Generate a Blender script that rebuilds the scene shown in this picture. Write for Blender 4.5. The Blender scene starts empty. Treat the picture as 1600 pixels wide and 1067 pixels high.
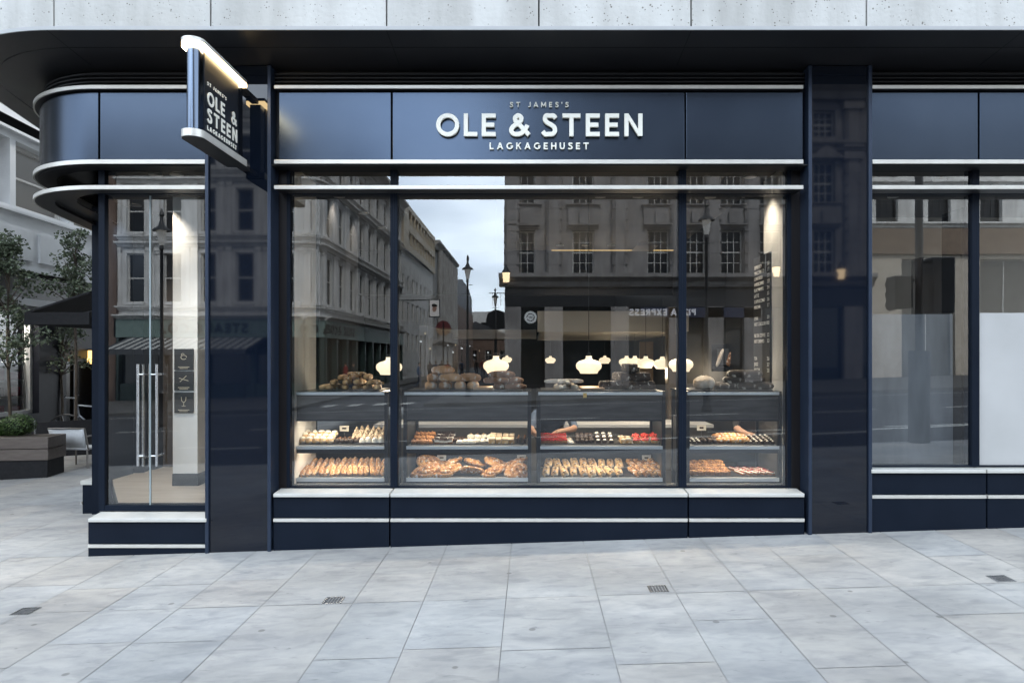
import bpy, bmesh, math, random
from mathutils import Vector, Matrix, noise
random.seed(7)
R = math.radians
sc = bpy.context.scene
col = sc.collection
# ------------------------------------------------------------------ camera, sky, sun, exposure
CAMY, CAMZ, F, VX, HY = -5.93, 1.61, 1067.0, 830.0, 558.0     # 24 mm shift lens in front of the shop
cam_d = bpy.data.cameras.new('camera'); cam = bpy.data.objects.new('camera', cam_d); col.objects.link(cam)
cam.location = (0, CAMY, CAMZ); cam.rotation_euler = (R(90), 0, 0)
cam_d.sensor_width = 36; cam_d.lens = 36 * F / 1600
cam_d.shift_x = (800 - VX) / 1600; cam_d.shift_y = (HY - 533.5) / 1600
cam_d.clip_start = 0.05; cam_d.clip_end = 2000
sc.camera = cam
sc.view_settings.view_transform = 'Standard'; sc.view_settings.look = 'None'
sc.view_settings.exposure = 0.45; sc.view_settings.gamma = 1
sc.cycles.use_denoising = True
sc.cycles.max_bounces = 8; sc.cycles.transparent_max_bounces = 16; sc.cycles.glossy_bounces = 5
sc.cycles.caustics_reflective = False; sc.cycles.caustics_refractive = False
sc.cycles.sample_clamp_indirect = 4.0
SUN_EL, SUN_AZ = 46, 24       # azimuth: direction the light comes from, clockwise from +Y
w = bpy.data.worlds.new('World'); sc.world = w; w.use_nodes = True
nt = w.node_tree; N = nt.nodes; L = nt.links; N.clear()
out = N.new('ShaderNodeOutputWorld'); bg = N.new('ShaderNodeBackground'); bg.inputs[1].default_value = 0.15
sky = N.new('ShaderNodeTexSky'); sky.sky_type = 'NISHITA'; sky.sun_disc = False
sky.sun_elevation = R(SUN_EL); sky.sun_rotation = R(SUN_AZ); sky.air_density = 1.0; sky.dust_density = 2.0
tc = N.new('ShaderNodeTexCoord'); mp = N.new('ShaderNodeMapping'); mp.inputs['Scale'].default_value = (1.0, 1.0, 3.2)
no = N.new('ShaderNodeTexNoise'); no.inputs['Scale'].default_value = 2.2; no.inputs['Detail'].default_value = 6; no.inputs['Roughness'].default_value = .55
rp = N.new('ShaderNodeValToRGB'); rp.color_ramp.elements[0].position = .30; rp.color_ramp.elements[1].position = .62
rp.color_ramp.elements[0].color = (.35, .35, .35, 1); rp.color_ramp.elements[1].color = (.95, .95, .95, 1)
no2 = N.new('ShaderNodeTexNoise'); no2.inputs['Scale'].default_value = 3.1; no2.inputs['Detail'].default_value = 4
rp2 = N.new('ShaderNodeValToRGB'); rp2.color_ramp.elements[0].position = .35; rp2.color_ramp.elements[1].position = .68
rp2.color_ramp.elements[0].color = (11.4, 13.1, 15.4, 1); rp2.color_ramp.elements[1].color = (18.6, 20.6, 22.6, 1)
mx = N.new('ShaderNodeMix'); mx.data_type = 'RGBA'
L.new(tc.outputs['Generated'], mp.inputs['Vector']); L.new(mp.outputs[0], no.inputs['Vector']); L.new(mp.outputs[0], no2.inputs['Vector'])
L.new(no.outputs['Fac'], rp.inputs[0]); L.new(no2.outputs['Fac'], rp2.inputs[0])
L.new(rp.outputs[0], mx.inputs[0]); L.new(sky.outputs[0], mx.inputs[6]); L.new(rp2.outputs[0], mx.inputs[7])
# sky brightened low over the side street, to reflect paler in the glass
nd = N.new('ShaderNodeVectorMath'); nd.operation = 'DOT_PRODUCT'; gv = Vector((-.13, -.97, .20)).normalized(); nd.inputs[1].default_value = gv
mr = N.new('ShaderNodeMapRange'); mr.inputs[1].default_value = .55; mr.inputs[2].default_value = 1.0; mr.inputs[3].default_value = 0; mr.inputs[4].default_value = 1
pw = N.new('ShaderNodeMath'); pw.operation = 'POWER'; pw.inputs[1].default_value = 1.6
ma = N.new('ShaderNodeMath'); ma.operation = 'MULTIPLY_ADD'; ma.inputs[1].default_value = 1.35; ma.inputs[2].default_value = 1.0
sc3 = N.new('ShaderNodeVectorMath'); sc3.operation = 'SCALE'
L.new(tc.outputs['Generated'], nd.inputs[0]); L.new(nd.outputs['Value'], mr.inputs[0]); L.new(mr.outputs[0], pw.inputs[0]); L.new(pw.outputs[0], ma.inputs[0]); L.new(ma.outputs[0], sc3.inputs['Scale']); L.new(mx.outputs[2], sc3.inputs[0])
L.new(sc3.outputs[0], bg.inputs[0]); L.new(bg.outputs[0], out.inputs[0])
sd = bpy.data.lights.new('sun', 'SUN'); sd.energy = 3.2; sd.angle = R(10); sd.color = (1, .97, .93)
so = bpy.data.objects.new('sun', sd); col.objects.link(so)
_d = Vector((math.sin(R(SUN_AZ)) * math.cos(R(SUN_EL)), math.cos(R(SUN_AZ)) * math.cos(R(SUN_EL)), math.sin(R(SUN_EL))))
so.rotation_euler = (-_d).to_track_quat('-Z', 'Y').to_euler()

# ------------------------------------------------------------------ helpers
def PX(px, Y): return (px - VX) * (Y - CAMY) / F
def PZ(py, Y): return CAMZ + (HY - py) * (Y - CAMY) / F
def ground(x, y): return .0308 * x + .014 * y
def on_ground(px, py):
    a = (px - VX) / F; b = (HY - py) / F            # ray (a,1,b); z = CAMZ + b t ; plane
    t = (CAMZ - .014 * CAMY) / (.0308 * a + .014 - b)
    return Vector((a * t, CAMY + t, CAMZ + b * t))
GY = .18                                            # glass plane of the shop windows
def street(px, d): return ((px - VX) * d / F, 2 * GY + (-CAMY) - d)       # a place across the street, d metres behind the mirror image
def SZ(py, d): return CAMZ + (HY - py) * d / F

class MB:
    def __init__(s, M=None): s.v = []; s.f = []; s.mi = []; s.M = M; s.cur = 0
    def _add(s, vs, fs):
        b = len(s.v)
        s.v += [(s.M @ Vector(p)) if s.M is not None else Vector(p) for p in vs]
        s.f += [[b + i for i in f] for f in fs]; s.mi += [s.cur] * len(fs); return s
    def box(s, x0, x1, y0, y1, z0, z1):
        if x0 > x1: x0, x1 = x1, x0
        if y0 > y1: y0, y1 = y1, y0
        if z0 > z1: z0, z1 = z1, z0
        return s._add([(x0,y0,z0),(x1,y0,z0),(x1,y1,z0),(x0,y1,z0),(x0,y0,z1),(x1,y0,z1),(x1,y1,z1),(x0,y1,z1)],
                      [(3,2,1,0),(4,5,6,7),(0,1,5,4),(1,2,6,5),(2,3,7,6),(3,0,4,7)])
    def quad(s, a, b, c, d): return s._add([a, b, c, d], [(0, 1, 2, 3)])
    def prism(s, pts, lo, hi, ax='y'):
        n = len(pts)
        def P(u, v, t): return (u, t, v) if ax == 'y' else ((t, u, v) if ax == 'x' else (u, v, t))
        return s._add([P(u, v, lo) for u, v in pts] + [P(u, v, hi) for u, v in pts],
                      [list(range(n)), list(range(2 * n - 1, n - 1, -1))] + [(i + n, (i + 1) % n + n, (i + 1) % n, i) for i in range(n)])
    def tube(s, pts, r, n=8, close=False, cap=True):
        pts = [Vector(p) for p in pts]; m = len(pts); rr = r if isinstance(r, (list, tuple)) else [r] * m
        rings = []; u = None
        for i in range(m):
            if close: t = (pts[(i + 1) % m] - pts[i - 1])
            else: t = pts[min(i + 1, m - 1)] - pts[max(i - 1, 0)]
            t.normalize()
            if u is None: u = t.orthogonal().normalized()
            u = (u - t * u.dot(t)); u = u.normalized() if u.length > 1e-6 else t.orthogonal().normalized()
            q = t.cross(u)
            rings.append([pts[i] + (u * math.cos(2*math.pi*k/n) + q * math.sin(2*math.pi*k/n)) * rr[i] for k in range(n)])
        vs = [p for rg in rings for p in rg]; fs = []
        for i in range(m if close else m - 1):
            j = (i + 1) % m
            for k in range(n): fs.append((i*n+k, i*n+(k+1) % n, j*n+(k+1) % n, j*n+k))
        if cap and not close: fs += [list(range(n-1, -1, -1)), list(range((m-1)*n, m*n))]
        return s._add(vs, fs)
    def lathe(s, prof, c=(0, 0, 0), n=20):
        vs = []; fs = []; m = len(prof)
        for r, z in prof:
            for k in range(n): vs.append((c[0] + r*math.cos(2*math.pi*k/n), c[1] + r*math.sin(2*math.pi*k/n), c[2] + z))
        for i in range(m - 1):
            for k in range(n): fs.append((i*n+k, i*n+(k+1) % n, (i+1)*n+(k+1) % n, (i+1)*n+k))
        fs += [list(range(n-1, -1, -1)), list(range((m-1)*n, m*n))]
        return s._add(vs, fs)
    def blob(s, c, r, amp=.06, fr=2.0, seed=0, nu=18, nv=12, flat=-.75, pw=1.0, rot=0):
        vs = []; fs = []
        cr, sr = math.cos(rot), math.sin(rot)
        def sg(t): return math.copysign(abs(t) ** pw, t)
        for j in range(nv + 1):
            th = math.pi * j / nv
            for i in range(nu):
                ph = 2 * math.pi * i / nu
                d = Vector((sg(math.sin(th)*math.cos(ph)), sg(math.sin(th)*math.sin(ph)), sg(math.cos(th))))
                k = 1 + amp * (noise.noise(d * fr + Vector((seed * 3.7, seed, 1.3 * seed))) + .5 * noise.noise(d * fr * 2.7 + Vector((seed, 2 * seed, 9))))
                x, y, z = d.x * r[0] * k, d.y * r[1] * k, d.z * r[2] * k
                z = max(z, flat * r[2])
                vs.append((c[0] + x*cr - y*sr, c[1] + x*sr + y*cr, c[2] + z - flat * r[2]))
        for j in range(nv):
            for i in range(nu):
                fs.append((j*nu+i, (j+1)*nu+i, (j+1)*nu+(i+1) % nu, j*nu+(i+1) % nu))
        return s._add(vs, fs)
    def ribbon(s, pts, w, y, dep, close=False):       # a stroke of a letter in the xz plane, front face at y, dep deep
        P = [Vector(p) for p in pts]; m = len(P); Lf = []; Rt = []
        for i in range(m):
            a = P[i-1] if (close or i > 0) else None; b = P[(i+1) % m] if (close or i < m-1) else None
            d1 = (P[i]-a).normalized() if a is not None else None; d2 = (b-P[i]).normalized() if b is not None else None
            if d1 is None: d1 = d2
            if d2 is None: d2 = d1
            n1 = Vector((-d1.y, d1.x)); n2 = Vector((-d2.y, d2.x)); nn = (n1+n2).normalized(); k = w/2/max(.45, nn.dot(n1))
            Lf.append(P[i]+nn*k); Rt.append(P[i]-nn*k)
        vs = []
        for i in range(m): vs += [(Lf[i].x, y, Lf[i].y), (Rt[i].x, y, Rt[i].y), (Lf[i].x, y+dep, Lf[i].y), (Rt[i].x, y+dep, Rt[i].y)]
        fs = []
        for i in range(m if close else m-1):
            j = (i+1) % m; A, B = 4*i, 4*j
            fs += [(A, A+1, B+1, B), (A+1, A+3, B+3, B+1), (A+2, A, B, B+2), (A+3, A+2, B+2, B+3)]
        if not close: fs += [(0, 2, 3, 1), (4*m-4, 4*m-3, 4*m-1, 4*m-2)]
        return s._add(vs, fs)
    def build(s, name, mats, parent=None, smooth=False, bevel=0, local=False, mtx=None):
        me = bpy.data.meshes.new(name)
        off = Vector((0, 0, 0)) if (parent is None or local) else WL.get(parent.name, Vector((0, 0, 0)))
        me.from_pydata([v - off for v in s.v], [], s.f)
        for m in (mats if isinstance(mats, (list, tuple)) else [mats]): me.materials.append(m)
        if max(s.mi, default=0): me.polygons.foreach_set('material_index', s.mi)
        bm = bmesh.new(); bm.from_mesh(me); bmesh.ops.recalc_face_normals(bm, faces=bm.faces); bm.to_mesh(me); bm.free()
        if smooth:
            me.polygons.foreach_set('use_smooth', [True] * len(me.polygons))
            if smooth != 'all': me.set_sharp_from_angle(angle=R(40))
        o = bpy.data.objects.new(name, me); col.objects.link(o)
        if parent is not None: o.parent = parent; WL[o.name] = off
        if mtx is not None: o.matrix_basis = mtx
        if bevel:
            b = o.modifiers.new('bevel', 'BEVEL'); b.width = bevel; b.segments = 2; b.limit_method = 'ANGLE'
        return o
WL = {}
def tag(o, label=None, cat=None, group=None, kind=None):
    if label: o['label'] = label
    if cat: o['category'] = cat
    if group: o['group'] = group
    if kind: o['kind'] = kind
    return o
def thing(name, label, cat, loc=(0, 0, 0), rz=0, group=None):
    o = bpy.data.objects.new(name, None); col.objects.link(o); o.location = loc; o.rotation_euler = (0, 0, rz)
    o.empty_display_size = .1; WL[o.name] = Vector(loc); return tag(o, label, cat, group)
def dup(o, loc=None, rz=None, label=None, group=None, scale=None, parent=None):
    c = o.copy(); col.objects.link(c)
    if parent is not None: c.parent = parent
    for ch in list(o.children): dup(ch, parent=c)
    if loc is not None: c.location = loc
    if rz is not None: c.rotation_euler = (c.rotation_euler[0], c.rotation_euler[1], rz)
    if scale is not None: c.scale = scale
    if label: c['label'] = label
    if group: c['group'] = group
    return c
def arc(cx, cy, r, a0, a1, n=16): return [(cx + r*math.cos(R(a0+(a1-a0)*i/n)), cy + r*math.sin(R(a0+(a1-a0)*i/n))) for i in range(n+1)]
def catmull(P, n=8):
    P = [Vector(p) for p in P]; out = []
    Q = [2*P[0]-P[1]] + P + [2*P[-1]-P[-2]]
    for i in range(1, len(Q)-2):
        for k in range(n):
            t = k/n; a, b, c, d = Q[i-1], Q[i], Q[i+1], Q[i+2]
            out.append(.5*((2*b)+(c-a)*t+(2*a-5*b+4*c-d)*t*t+(3*b-a-3*c+d)*t**3))
    return out + [P[-1]]

# ------------------------------------------------------------------ materials
def mat(name, c, rough=.5, metal=0, c2=None, scale=4, detail=4, lo=.35, hi=.65, bump=0, bscale=None, spec=.5, ior=None, coat=0, emit=None, es=0, stretch=None, rvar=0, island=0, trans=0, contrast2=None, alpha=None):
    m = bpy.data.materials.new(name); m.use_nodes = True; t = m.node_tree; p = t.nodes['Principled BSDF']
    p.inputs['Base Color'].default_value = (*c, 1); p.inputs['Roughness'].default_value = rough; p.inputs['Metallic'].default_value = metal
    p.inputs['Specular IOR Level'].default_value = spec
    if ior: p.inputs['IOR'].default_value = ior
    if coat: p.inputs['Coat Weight'].default_value = coat; p.inputs['Coat Roughness'].default_value = .02
    if emit: p.inputs['Emission Color'].default_value = (*emit, 1); p.inputs['Emission Strength'].default_value = es
    if trans: p.inputs['Transmission Weight'].default_value = trans
    tcn = t.nodes.new('ShaderNodeTexCoord'); src = tcn.outputs['Object']
    if stretch:
        mpn = t.nodes.new('ShaderNodeMapping'); mpn.inputs['Scale'].default_value = stretch; t.links.new(src, mpn.inputs[0]); src = mpn.outputs[0]
    last = None
    if c2 is not None:
        nz = t.nodes.new('ShaderNodeTexNoise'); nz.inputs['Scale'].default_value = scale; nz.inputs['Detail'].default_value = detail; t.links.new(src, nz.inputs['Vector'])
        r = t.nodes.new('ShaderNodeValToRGB'); r.color_ramp.elements[0].position = lo; r.color_ramp.elements[1].position = hi
        r.color_ramp.elements[0].color = (*c, 1); r.color_ramp.elements[1].color = (*c2, 1)
        t.links.new(nz.outputs['Fac'], r.inputs[0]); last = r.outputs[0]
        if rvar:
            mr = t.nodes.new('ShaderNodeMapRange'); mr.inputs[3].default_value = max(0, rough-rvar); mr.inputs[4].default_value = rough+rvar
            t.links.new(nz.outputs['Fac'], mr.inputs[0]); t.links.new(mr.outputs[0], p.inputs['Roughness'])
    if island:
        g = t.nodes.new('ShaderNodeNewGeometry'); mr = t.nodes.new('ShaderNodeMapRange'); mr.inputs[3].default_value = 1-island; mr.inputs[4].default_value = 1+island
        t.links.new(g.outputs['Random Per Island'], mr.inputs[0])
        mm = t.nodes.new('ShaderNodeMix'); mm.data_type = 'RGBA'; mm.blend_type = 'MULTIPLY'; mm.inputs[0].default_value = 1
        if last is not None: t.links.new(last, mm.inputs[6])
        else: mm.inputs[6].default_value = (*c, 1)
        cb = t.nodes.new('ShaderNodeCombineColor')
        for k in range(3): t.links.new(mr.outputs[0], cb.inputs[k])
        t.links.new(cb.outputs[0], mm.inputs[7]); last = mm.outputs[2]
    if last is not None: t.links.new(last, p.inputs['Base Color'])
    if bump:
        nb = t.nodes.new('ShaderNodeTexNoise'); nb.inputs['Scale'].default_value = bscale or scale*4; nb.inputs['Detail'].default_value = 5; t.links.new(src, nb.inputs['Vector'])
        bn = t.nodes.new('ShaderNodeBump'); bn.inputs['Strength'].default_value = bump; bn.inputs['Distance'].default_value = .02
        t.links.new(nb.outputs['Fac'], bn.inputs['Height']); t.links.new(bn.outputs[0], p.inputs['Normal'])
    return m
def glass_mat(name, base, tint=(.93, .95, .95), rough=0.0, fres=.9):
    m = bpy.data.materials.new(name); m.use_nodes = True; t = m.node_tree; t.nodes.clear()
    o = t.nodes.new('ShaderNodeOutputMaterial'); mixs = t.nodes.new('ShaderNodeMixShader'); tr = t.nodes.new('ShaderNodeBsdfTransparent'); gl = t.nodes.new('ShaderNodeBsdfGlossy')
    tr.inputs[0].default_value = (*tint, 1); gl.inputs['Roughness'].default_value = rough; gl.inputs['Color'].default_value = (.95, .98, 1, 1)
    fr = t.nodes.new('ShaderNodeFresnel'); fr.inputs[0].default_value = 1.5
    ml = t.nodes.new('ShaderNodeMath'); ml.operation = 'MULTIPLY_ADD'; ml.inputs[1].default_value = fres; ml.inputs[2].default_value = base; ml.use_clamp = True
    nz = t.nodes.new('ShaderNodeTexNoise'); nz.inputs['Scale'].default_value = .9; nz.inputs['Detail'].default_value = 1
    bp = t.nodes.new('ShaderNodeBump'); bp.inputs['Strength'].default_value = .012; bp.inputs['Distance'].default_value = .05
    tcn = t.nodes.new('ShaderNodeTexCoord'); t.links.new(tcn.outputs['Object'], nz.inputs['Vector']); t.links.new(nz.outputs['Fac'], bp.inputs['Height']); t.links.new(bp.outputs[0], gl.inputs['Normal'])
    t.links.new(fr.outputs[0], ml.inputs[0]); t.links.new(ml.outputs[0], mixs.inputs[0]); t.links.new(tr.outputs[0], mixs.inputs[1]); t.links.new(gl.outputs[0], mixs.inputs[2]); t.links.new(mixs.outputs[0], o.inputs[0])
    return m
def glow(name, c, s):
    m = bpy.data.materials.new(name); m.use_nodes = True; t = m.node_tree; t.nodes.clear()
    o = t.nodes.new('ShaderNodeOutputMaterial'); e = t.nodes.new('ShaderNodeEmission'); e.inputs[0].default_value = (*c, 1); e.inputs[1].default_value = s; t.links.new(e.outputs[0], o.inputs[0]); return m

NAVY = mat('navy_metal', (.0046, .0086, .0172), .5, 0, (.006, .0104, .0200), 3, spec=.12, rvar=.05)
FASC = mat('fascia_satin_navy', (.050, .066, .094), .24, 1.0, (.055, .072, .101), 2, spec=.6, rvar=.02, bump=.012, bscale=60)
GLOSS = mat('gloss_navy_panel', (.0035, .006, .0125), .03, 0, (.0042, .007, .014), 2, ior=1.5, spec=.5)
EDGE = mat('navy_edge_profile', (.022, .034, .062), .38, .4, (.026, .04, .07), 5)
DARK = mat('dark_joint', (.006, .007, .009), .6)
SOFF = mat('soffit_dark_panel', (.010, .0105, .013), .4, 0, (.013, .0135, .016), 3, rvar=.06)
TRIM = mat('champagne_trim', (.60, .585, .54), .34, .35, (.66, .645, .60), 8, rvar=.05)
SILL = mat('white_sill', (.52, .515, .48), .36, 0, (.58, .575, .54), 5, rvar=.06)
LETT = mat('letter_cream', (.88, .87, .78), .45, 0, (.90, .89, .81), 6)
CERAM = mat('black_lacquer', (.01, .011, .013), .25)
GLASS = glass_mat('shop_glass', .095)
STEEL = mat('brushed_steel', (.62, .63, .64), .25, 1, (.70, .71, .72), 30, stretch=(1, 1, 20))
BULB = mat('opal_lamp_glass', (.85, .80, .70), .25, emit=(1, .82, .56), es=.85)
LED = glow('warm_led', (1, .72, .36), 14)
SPOTG = glow('downlight_glow', (1, .86, .66), 14)
GOLD = glow('gold_strip', (1, .66, .28), .6)

def stone_mat(name, c1, c2, pit=.0, pscale=30, course=None):
    m = mat(name, c1, .8, 0, c2, 1.3, 8, .3, .7, bump=.25, bscale=25)
    t = m.node_tree; p = t.nodes['Principled BSDF']; src = p.inputs['Base Color'].links[0].from_socket; tcn = [n for n in t.nodes if n.type == 'TEX_COORD'][0]
    # long weather streaks
    mpn = t.nodes.new('ShaderNodeMapping'); mpn.inputs['Scale'].default_value = (2.2, 2.2, .35); t.links.new(tcn.outputs['Object'], mpn.inputs[0])
    nz = t.nodes.new('ShaderNodeTexNoise'); nz.inputs['Scale'].default_value = 1.6; nz.inputs['Detail'].default_value = 6; t.links.new(mpn.outputs[0], nz.inputs['Vector'])
    rr = t.nodes.new('ShaderNodeValToRGB'); rr.color_ramp.elements[0].position = .3; rr.color_ramp.elements[1].position = .6
    rr.color_ramp.elements[0].color = (.72, .71, .70, 1); rr.color_ramp.elements[1].color = (1, 1, 1, 1); t.links.new(nz.outputs['Fac'], rr.inputs[0])
    mm = t.nodes.new('ShaderNodeMix'); mm.data_type = 'RGBA'; mm.blend_type = 'MULTIPLY'; mm.inputs[0].default_value = 1
    t.links.new(src, mm.inputs[6]); t.links.new(rr.outputs[0], mm.inputs[7]); last = mm.outputs[2]
    if pit:
        vo = t.nodes.new('ShaderNodeTexVoronoi'); vo.inputs['Scale'].default_value = pscale; t.links.new(tcn.outputs['Object'], vo.inputs['Vector'])
        n2 = t.nodes.new('ShaderNodeTexNoise'); n2.inputs['Scale'].default_value = pscale*.35; n2.inputs['Detail'].default_value = 3; t.links.new(tcn.outputs['Object'], n2.inputs['Vector'])
        ad = t.nodes.new('ShaderNodeMath'); ad.operation = 'ADD'; t.links.new(vo.outputs['Distance'], ad.inputs[0]); t.links.new(n2.outputs['Fac'], ad.inputs[1])
        r2 = t.nodes.new('ShaderNodeValToRGB'); r2.color_ramp.elements[0].position = pit; r2.color_ramp.elements[1].position = pit+.07
        r2.color_ramp.elements[0].color = (.38, .36, .33, 1); r2.color_ramp.elements[1].color = (1, 1, 1, 1); t.links.new(ad.outputs[0], r2.inputs[0])
        m3 = t.nodes.new('ShaderNodeMix'); m3.data_type = 'RGBA'; m3.blend_type = 'MULTIPLY'; m3.inputs[0].default_value = 1
        t.links.new(last, m3.inputs[6]); t.links.new(r2.outputs[0], m3.inputs[7]); last = m3.outputs[2]
    t.links.new(last, p.inputs['Base Color']); return m
CONC = stone_mat('pitted_pale_stone', (.50, .50, .48), (.585, .585, .565), pit=.56, pscale=36)
VICT = stone_mat('weathered_cream_stone', (.62, .615, .60), (.72, .715, .70))
DARKST = stone_mat('sooty_grey_stone', (.20, .19, .185), (.285, .27, .262))
PALEB = stone_mat('pale_render', (.62, .61, .58), (.72, .71, .68))
BROWN = stone_mat('brown_brick', (.13, .085, .065), (.18, .12, .09))
GREYB = stone_mat('grey_stone', (.33, .32, .30), (.42, .41, .39))
SLATE = mat('slate_roof', (.05, .055, .065), .6, 0, (.08, .085, .095), 6, bump=.3)
PANE = mat('dark_window_glass', (.010, .012, .015), .12, spec=.3)
PANEL = mat('lit_window_glass', (.05, .045, .035), .1, emit=(.9, .95, 1), es=.045)
FRAMEW = mat('white_painted_wood', (.55, .54, .51), .5, 0, (.62, .61, .58), 6)
BLACKP = mat('black_paint', (.014, .015, .017), .4, 0, (.018, .019, .022), 9)

# ------------------------------------------------------------------ ground
PAVE = mat('york_stone', (.42, .412, .39), .72, 0, (.50, .49, .468), 1.6, 8, .3, .7, bump=.12, bscale=30, island=.05, rvar=.12)
def pave_detail(m):
    t = m.node_tree; p = t.nodes['Principled BSDF']; src = p.inputs['Base Color'].links[0].from_socket; tcn = [n for n in t.nodes if n.type == 'TEX_COORD'][0]
    g = t.nodes.new('ShaderNodeNewGeometry')
    hs = t.nodes.new('ShaderNodeHueSaturation')                      # slabs differ in warmth: mix towards a blue-grey and a buff stone
    r = t.nodes.new('ShaderNodeValToRGB'); e = r.color_ramp.elements; e[0].position = 0; e[0].color = (.975, .99, 1.005, 1); e[1].position = 1; e[1].color = (1.045, 1.0, .95, 1)
    sn = t.nodes.new('ShaderNodeMath'); sn.operation = 'MULTIPLY'; sn.inputs[1].default_value = 7.31; fr = t.nodes.new('ShaderNodeMath'); fr.operation = 'FRACT'
    t.links.new(g.outputs['Random Per Island'], sn.inputs[0]); t.links.new(sn.outputs[0], fr.inputs[0]); t.links.new(fr.outputs[0], r.inputs[0])
    mm = t.nodes.new('ShaderNodeMix'); mm.data_type = 'RGBA'; mm.blend_type = 'MULTIPLY'; mm.inputs[0].default_value = 1; t.links.new(src, mm.inputs[6]); t.links.new(r.outputs[0], mm.inputs[7])
    last = mm.outputs[2]
    for sc_, lo, hi, cc in ((.55, .36, .64, .72), (2.2, .36, .58, .84), (6.0, .32, .46, .82), (11, .36, .60, .88), (17, .24, .34, .66)):          # damp patches, stains, chewing-gum spots
        nz = t.nodes.new('ShaderNodeTexNoise'); nz.inputs['Scale'].default_value = sc_; nz.inputs['Detail'].default_value = 6; nz.inputs['Distortion'].default_value = .6
        mpn = t.nodes.new('ShaderNodeMapping'); mpn.inputs['Scale'].default_value = (.7, 1.5, 1); mpn.inputs['Location'].default_value = (sc_, 2*sc_, 0)
        t.links.new(tcn.outputs['Object'], mpn.inputs[0]); t.links.new(mpn.outputs[0], nz.inputs['Vector'])
        q = t.nodes.new('ShaderNodeValToRGB'); q.color_ramp.elements[0].position = lo; q.color_ramp.elements[1].position = hi
        q.color_ramp.elements[0].color = (cc, cc*1.01, cc*1.03, 1); q.color_ramp.elements[1].color = (1, 1, 1, 1); t.links.new(nz.outputs['Fac'], q.inputs[0])
        m2 = t.nodes.new('ShaderNodeMix'); m2.data_type = 'RGBA'; m2.blend_type = 'MULTIPLY'; m2.inputs[0].default_value = 1
        t.links.new(last, m2.inputs[6]); t.links.new(q.outputs[0], m2.inputs[7]); last = m2.outputs[2]
    vo = t.nodes.new('ShaderNodeTexVoronoi'); vo.inputs['Scale'].default_value = 2.6; t.links.new(tcn.outputs['Object'], vo.inputs['Vector'])
    q = t.nodes.new('ShaderNodeValToRGB'); q.color_ramp.elements[0].position = .045; q.color_ramp.elements[1].position = .06; q.color_ramp.elements[0].color = (.62, .61, .60, 1); q.color_ramp.elements[1].color = (1, 1, 1, 1)
    t.links.new(vo.outputs['Distance'], q.inputs[0]); m2 = t.nodes.new('ShaderNodeMix'); m2.data_type = 'RGBA'; m2.blend_type = 'MULTIPLY'; m2.inputs[0].default_value = 1
    t.links.new(last, m2.inputs[6]); t.links.new(q.outputs[0], m2.inputs[7]); last = m2.outputs[2]
    t.links.new(last, p.inputs['Base Color'])
pave_detail(PAVE)
GROUT = mat('pavement_joint', (.19, .185, .18), .9, 0, (.36, .35, .335), 1.1, 6, .36, .5)
FARP = mat('dark_paving', (.075, .073, .07), .75, 0, (.11, .107, .10), 2, 6)
ASPH = mat('asphalt', (.030, .031, .034), .8, 0, (.045, .046, .05), 2.5, 6, bump=.3, bscale=90)
PAINT = mat('road_paint', (.62, .62, .58), .7, 0, (.5, .5, .47), 6)
KERB = mat('granite_kerb', (.27, .27, .27), .7, 0, (.36, .36, .36), 12, bump=.2)
KY = -5.6
mb = MB()
def gq(mb, x0, x1, y0, y1, dz=0):
    mb.quad((x0, y0, ground(x0, y0)+dz), (x1, y0, ground(x1, y0)+dz), (x1, y1, ground(x1, y1)+dz), (x0, y1, ground(x0, y1)+dz))
gq(mb, -30, 24, KY, 45, -.004)
mb.cur = 1
rs = random.Random(11)
x = -30.0
while x < 24:
    wd = rs.choice((.48, .53, .53, .56, .62)); j = .0026
    y = KY
    cuts = [KY]
    y = KY + rs.uniform(.5, 1.1)
    while y < -1.75: cuts.append(y); y += rs.uniform(.75, 1.35)
    cuts.append(-1.30)
    if rs.random() < .55: cuts.append(-1.30 + rs.uniform(.45, .8))
    if x > -3.6: cuts.append(.06)
    else:
        cuts.append(.02); y = .02
        while y < 22: y += rs.uniform(.7, 1.3); cuts.append(y)
    cuts = [c for i, c in enumerate(cuts) if i == 0 or c - cuts[i-1] > .2]
    for a, b in zip(cuts, cuts[1:]): gq(mb, x+j, x+wd-j, a+j, b-j, rs.uniform(-.0006, .0006))
    x += wd
mb.build('pavement', [GROUT, PAVE])['kind'] = 'structure'
def road_z(x): return .0308*x + .014*KY - .13
mb = MB(); mb.quad((-260, KY-.15, road_z(-60)), (-60, KY-.15, road_z(-60)), (-60, -420, road_z(-60)), (-260, -420, road_z(-60)))
mb.quad((-60, KY-.15, road_z(-60)), (60, KY-.15, road_z(60)), (60, -420, road_z(60)), (-60, -420, road_z(-60)))
mb.quad((60, KY-.15, road_z(60)), (260, KY-.15, road_z(60)), (260, -420, road_z(60)), (60, -420, road_z(60)))
mb.build('road', ASPH)['kind'] = 'structure'
mb = MB()
for i in range(60):
    x0 = -30 + i*.9; a, b = x0+.004, x0+.896
    mb._add([(a, KY-.15, road_z(a)-.02), (b, KY-.15, road_z(b)-.02), (b, KY-.004, road_z(b)-.02), (a, KY-.004, road_z(a)-.02),
             (a, KY-.15, ground(a, KY)-.002), (b, KY-.15, ground(b, KY)-.002), (b, KY-.004, ground(b, KY)), (a, KY-.004, ground(a, KY))],
            [(3,2,1,0),(4,5,6,7),(0,1,5,4),(1,2,6,5),(2,3,7,6),(3,0,4,7)])
mb.build('kerb', KERB)['kind'] = 'structure'
mb = MB()
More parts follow.
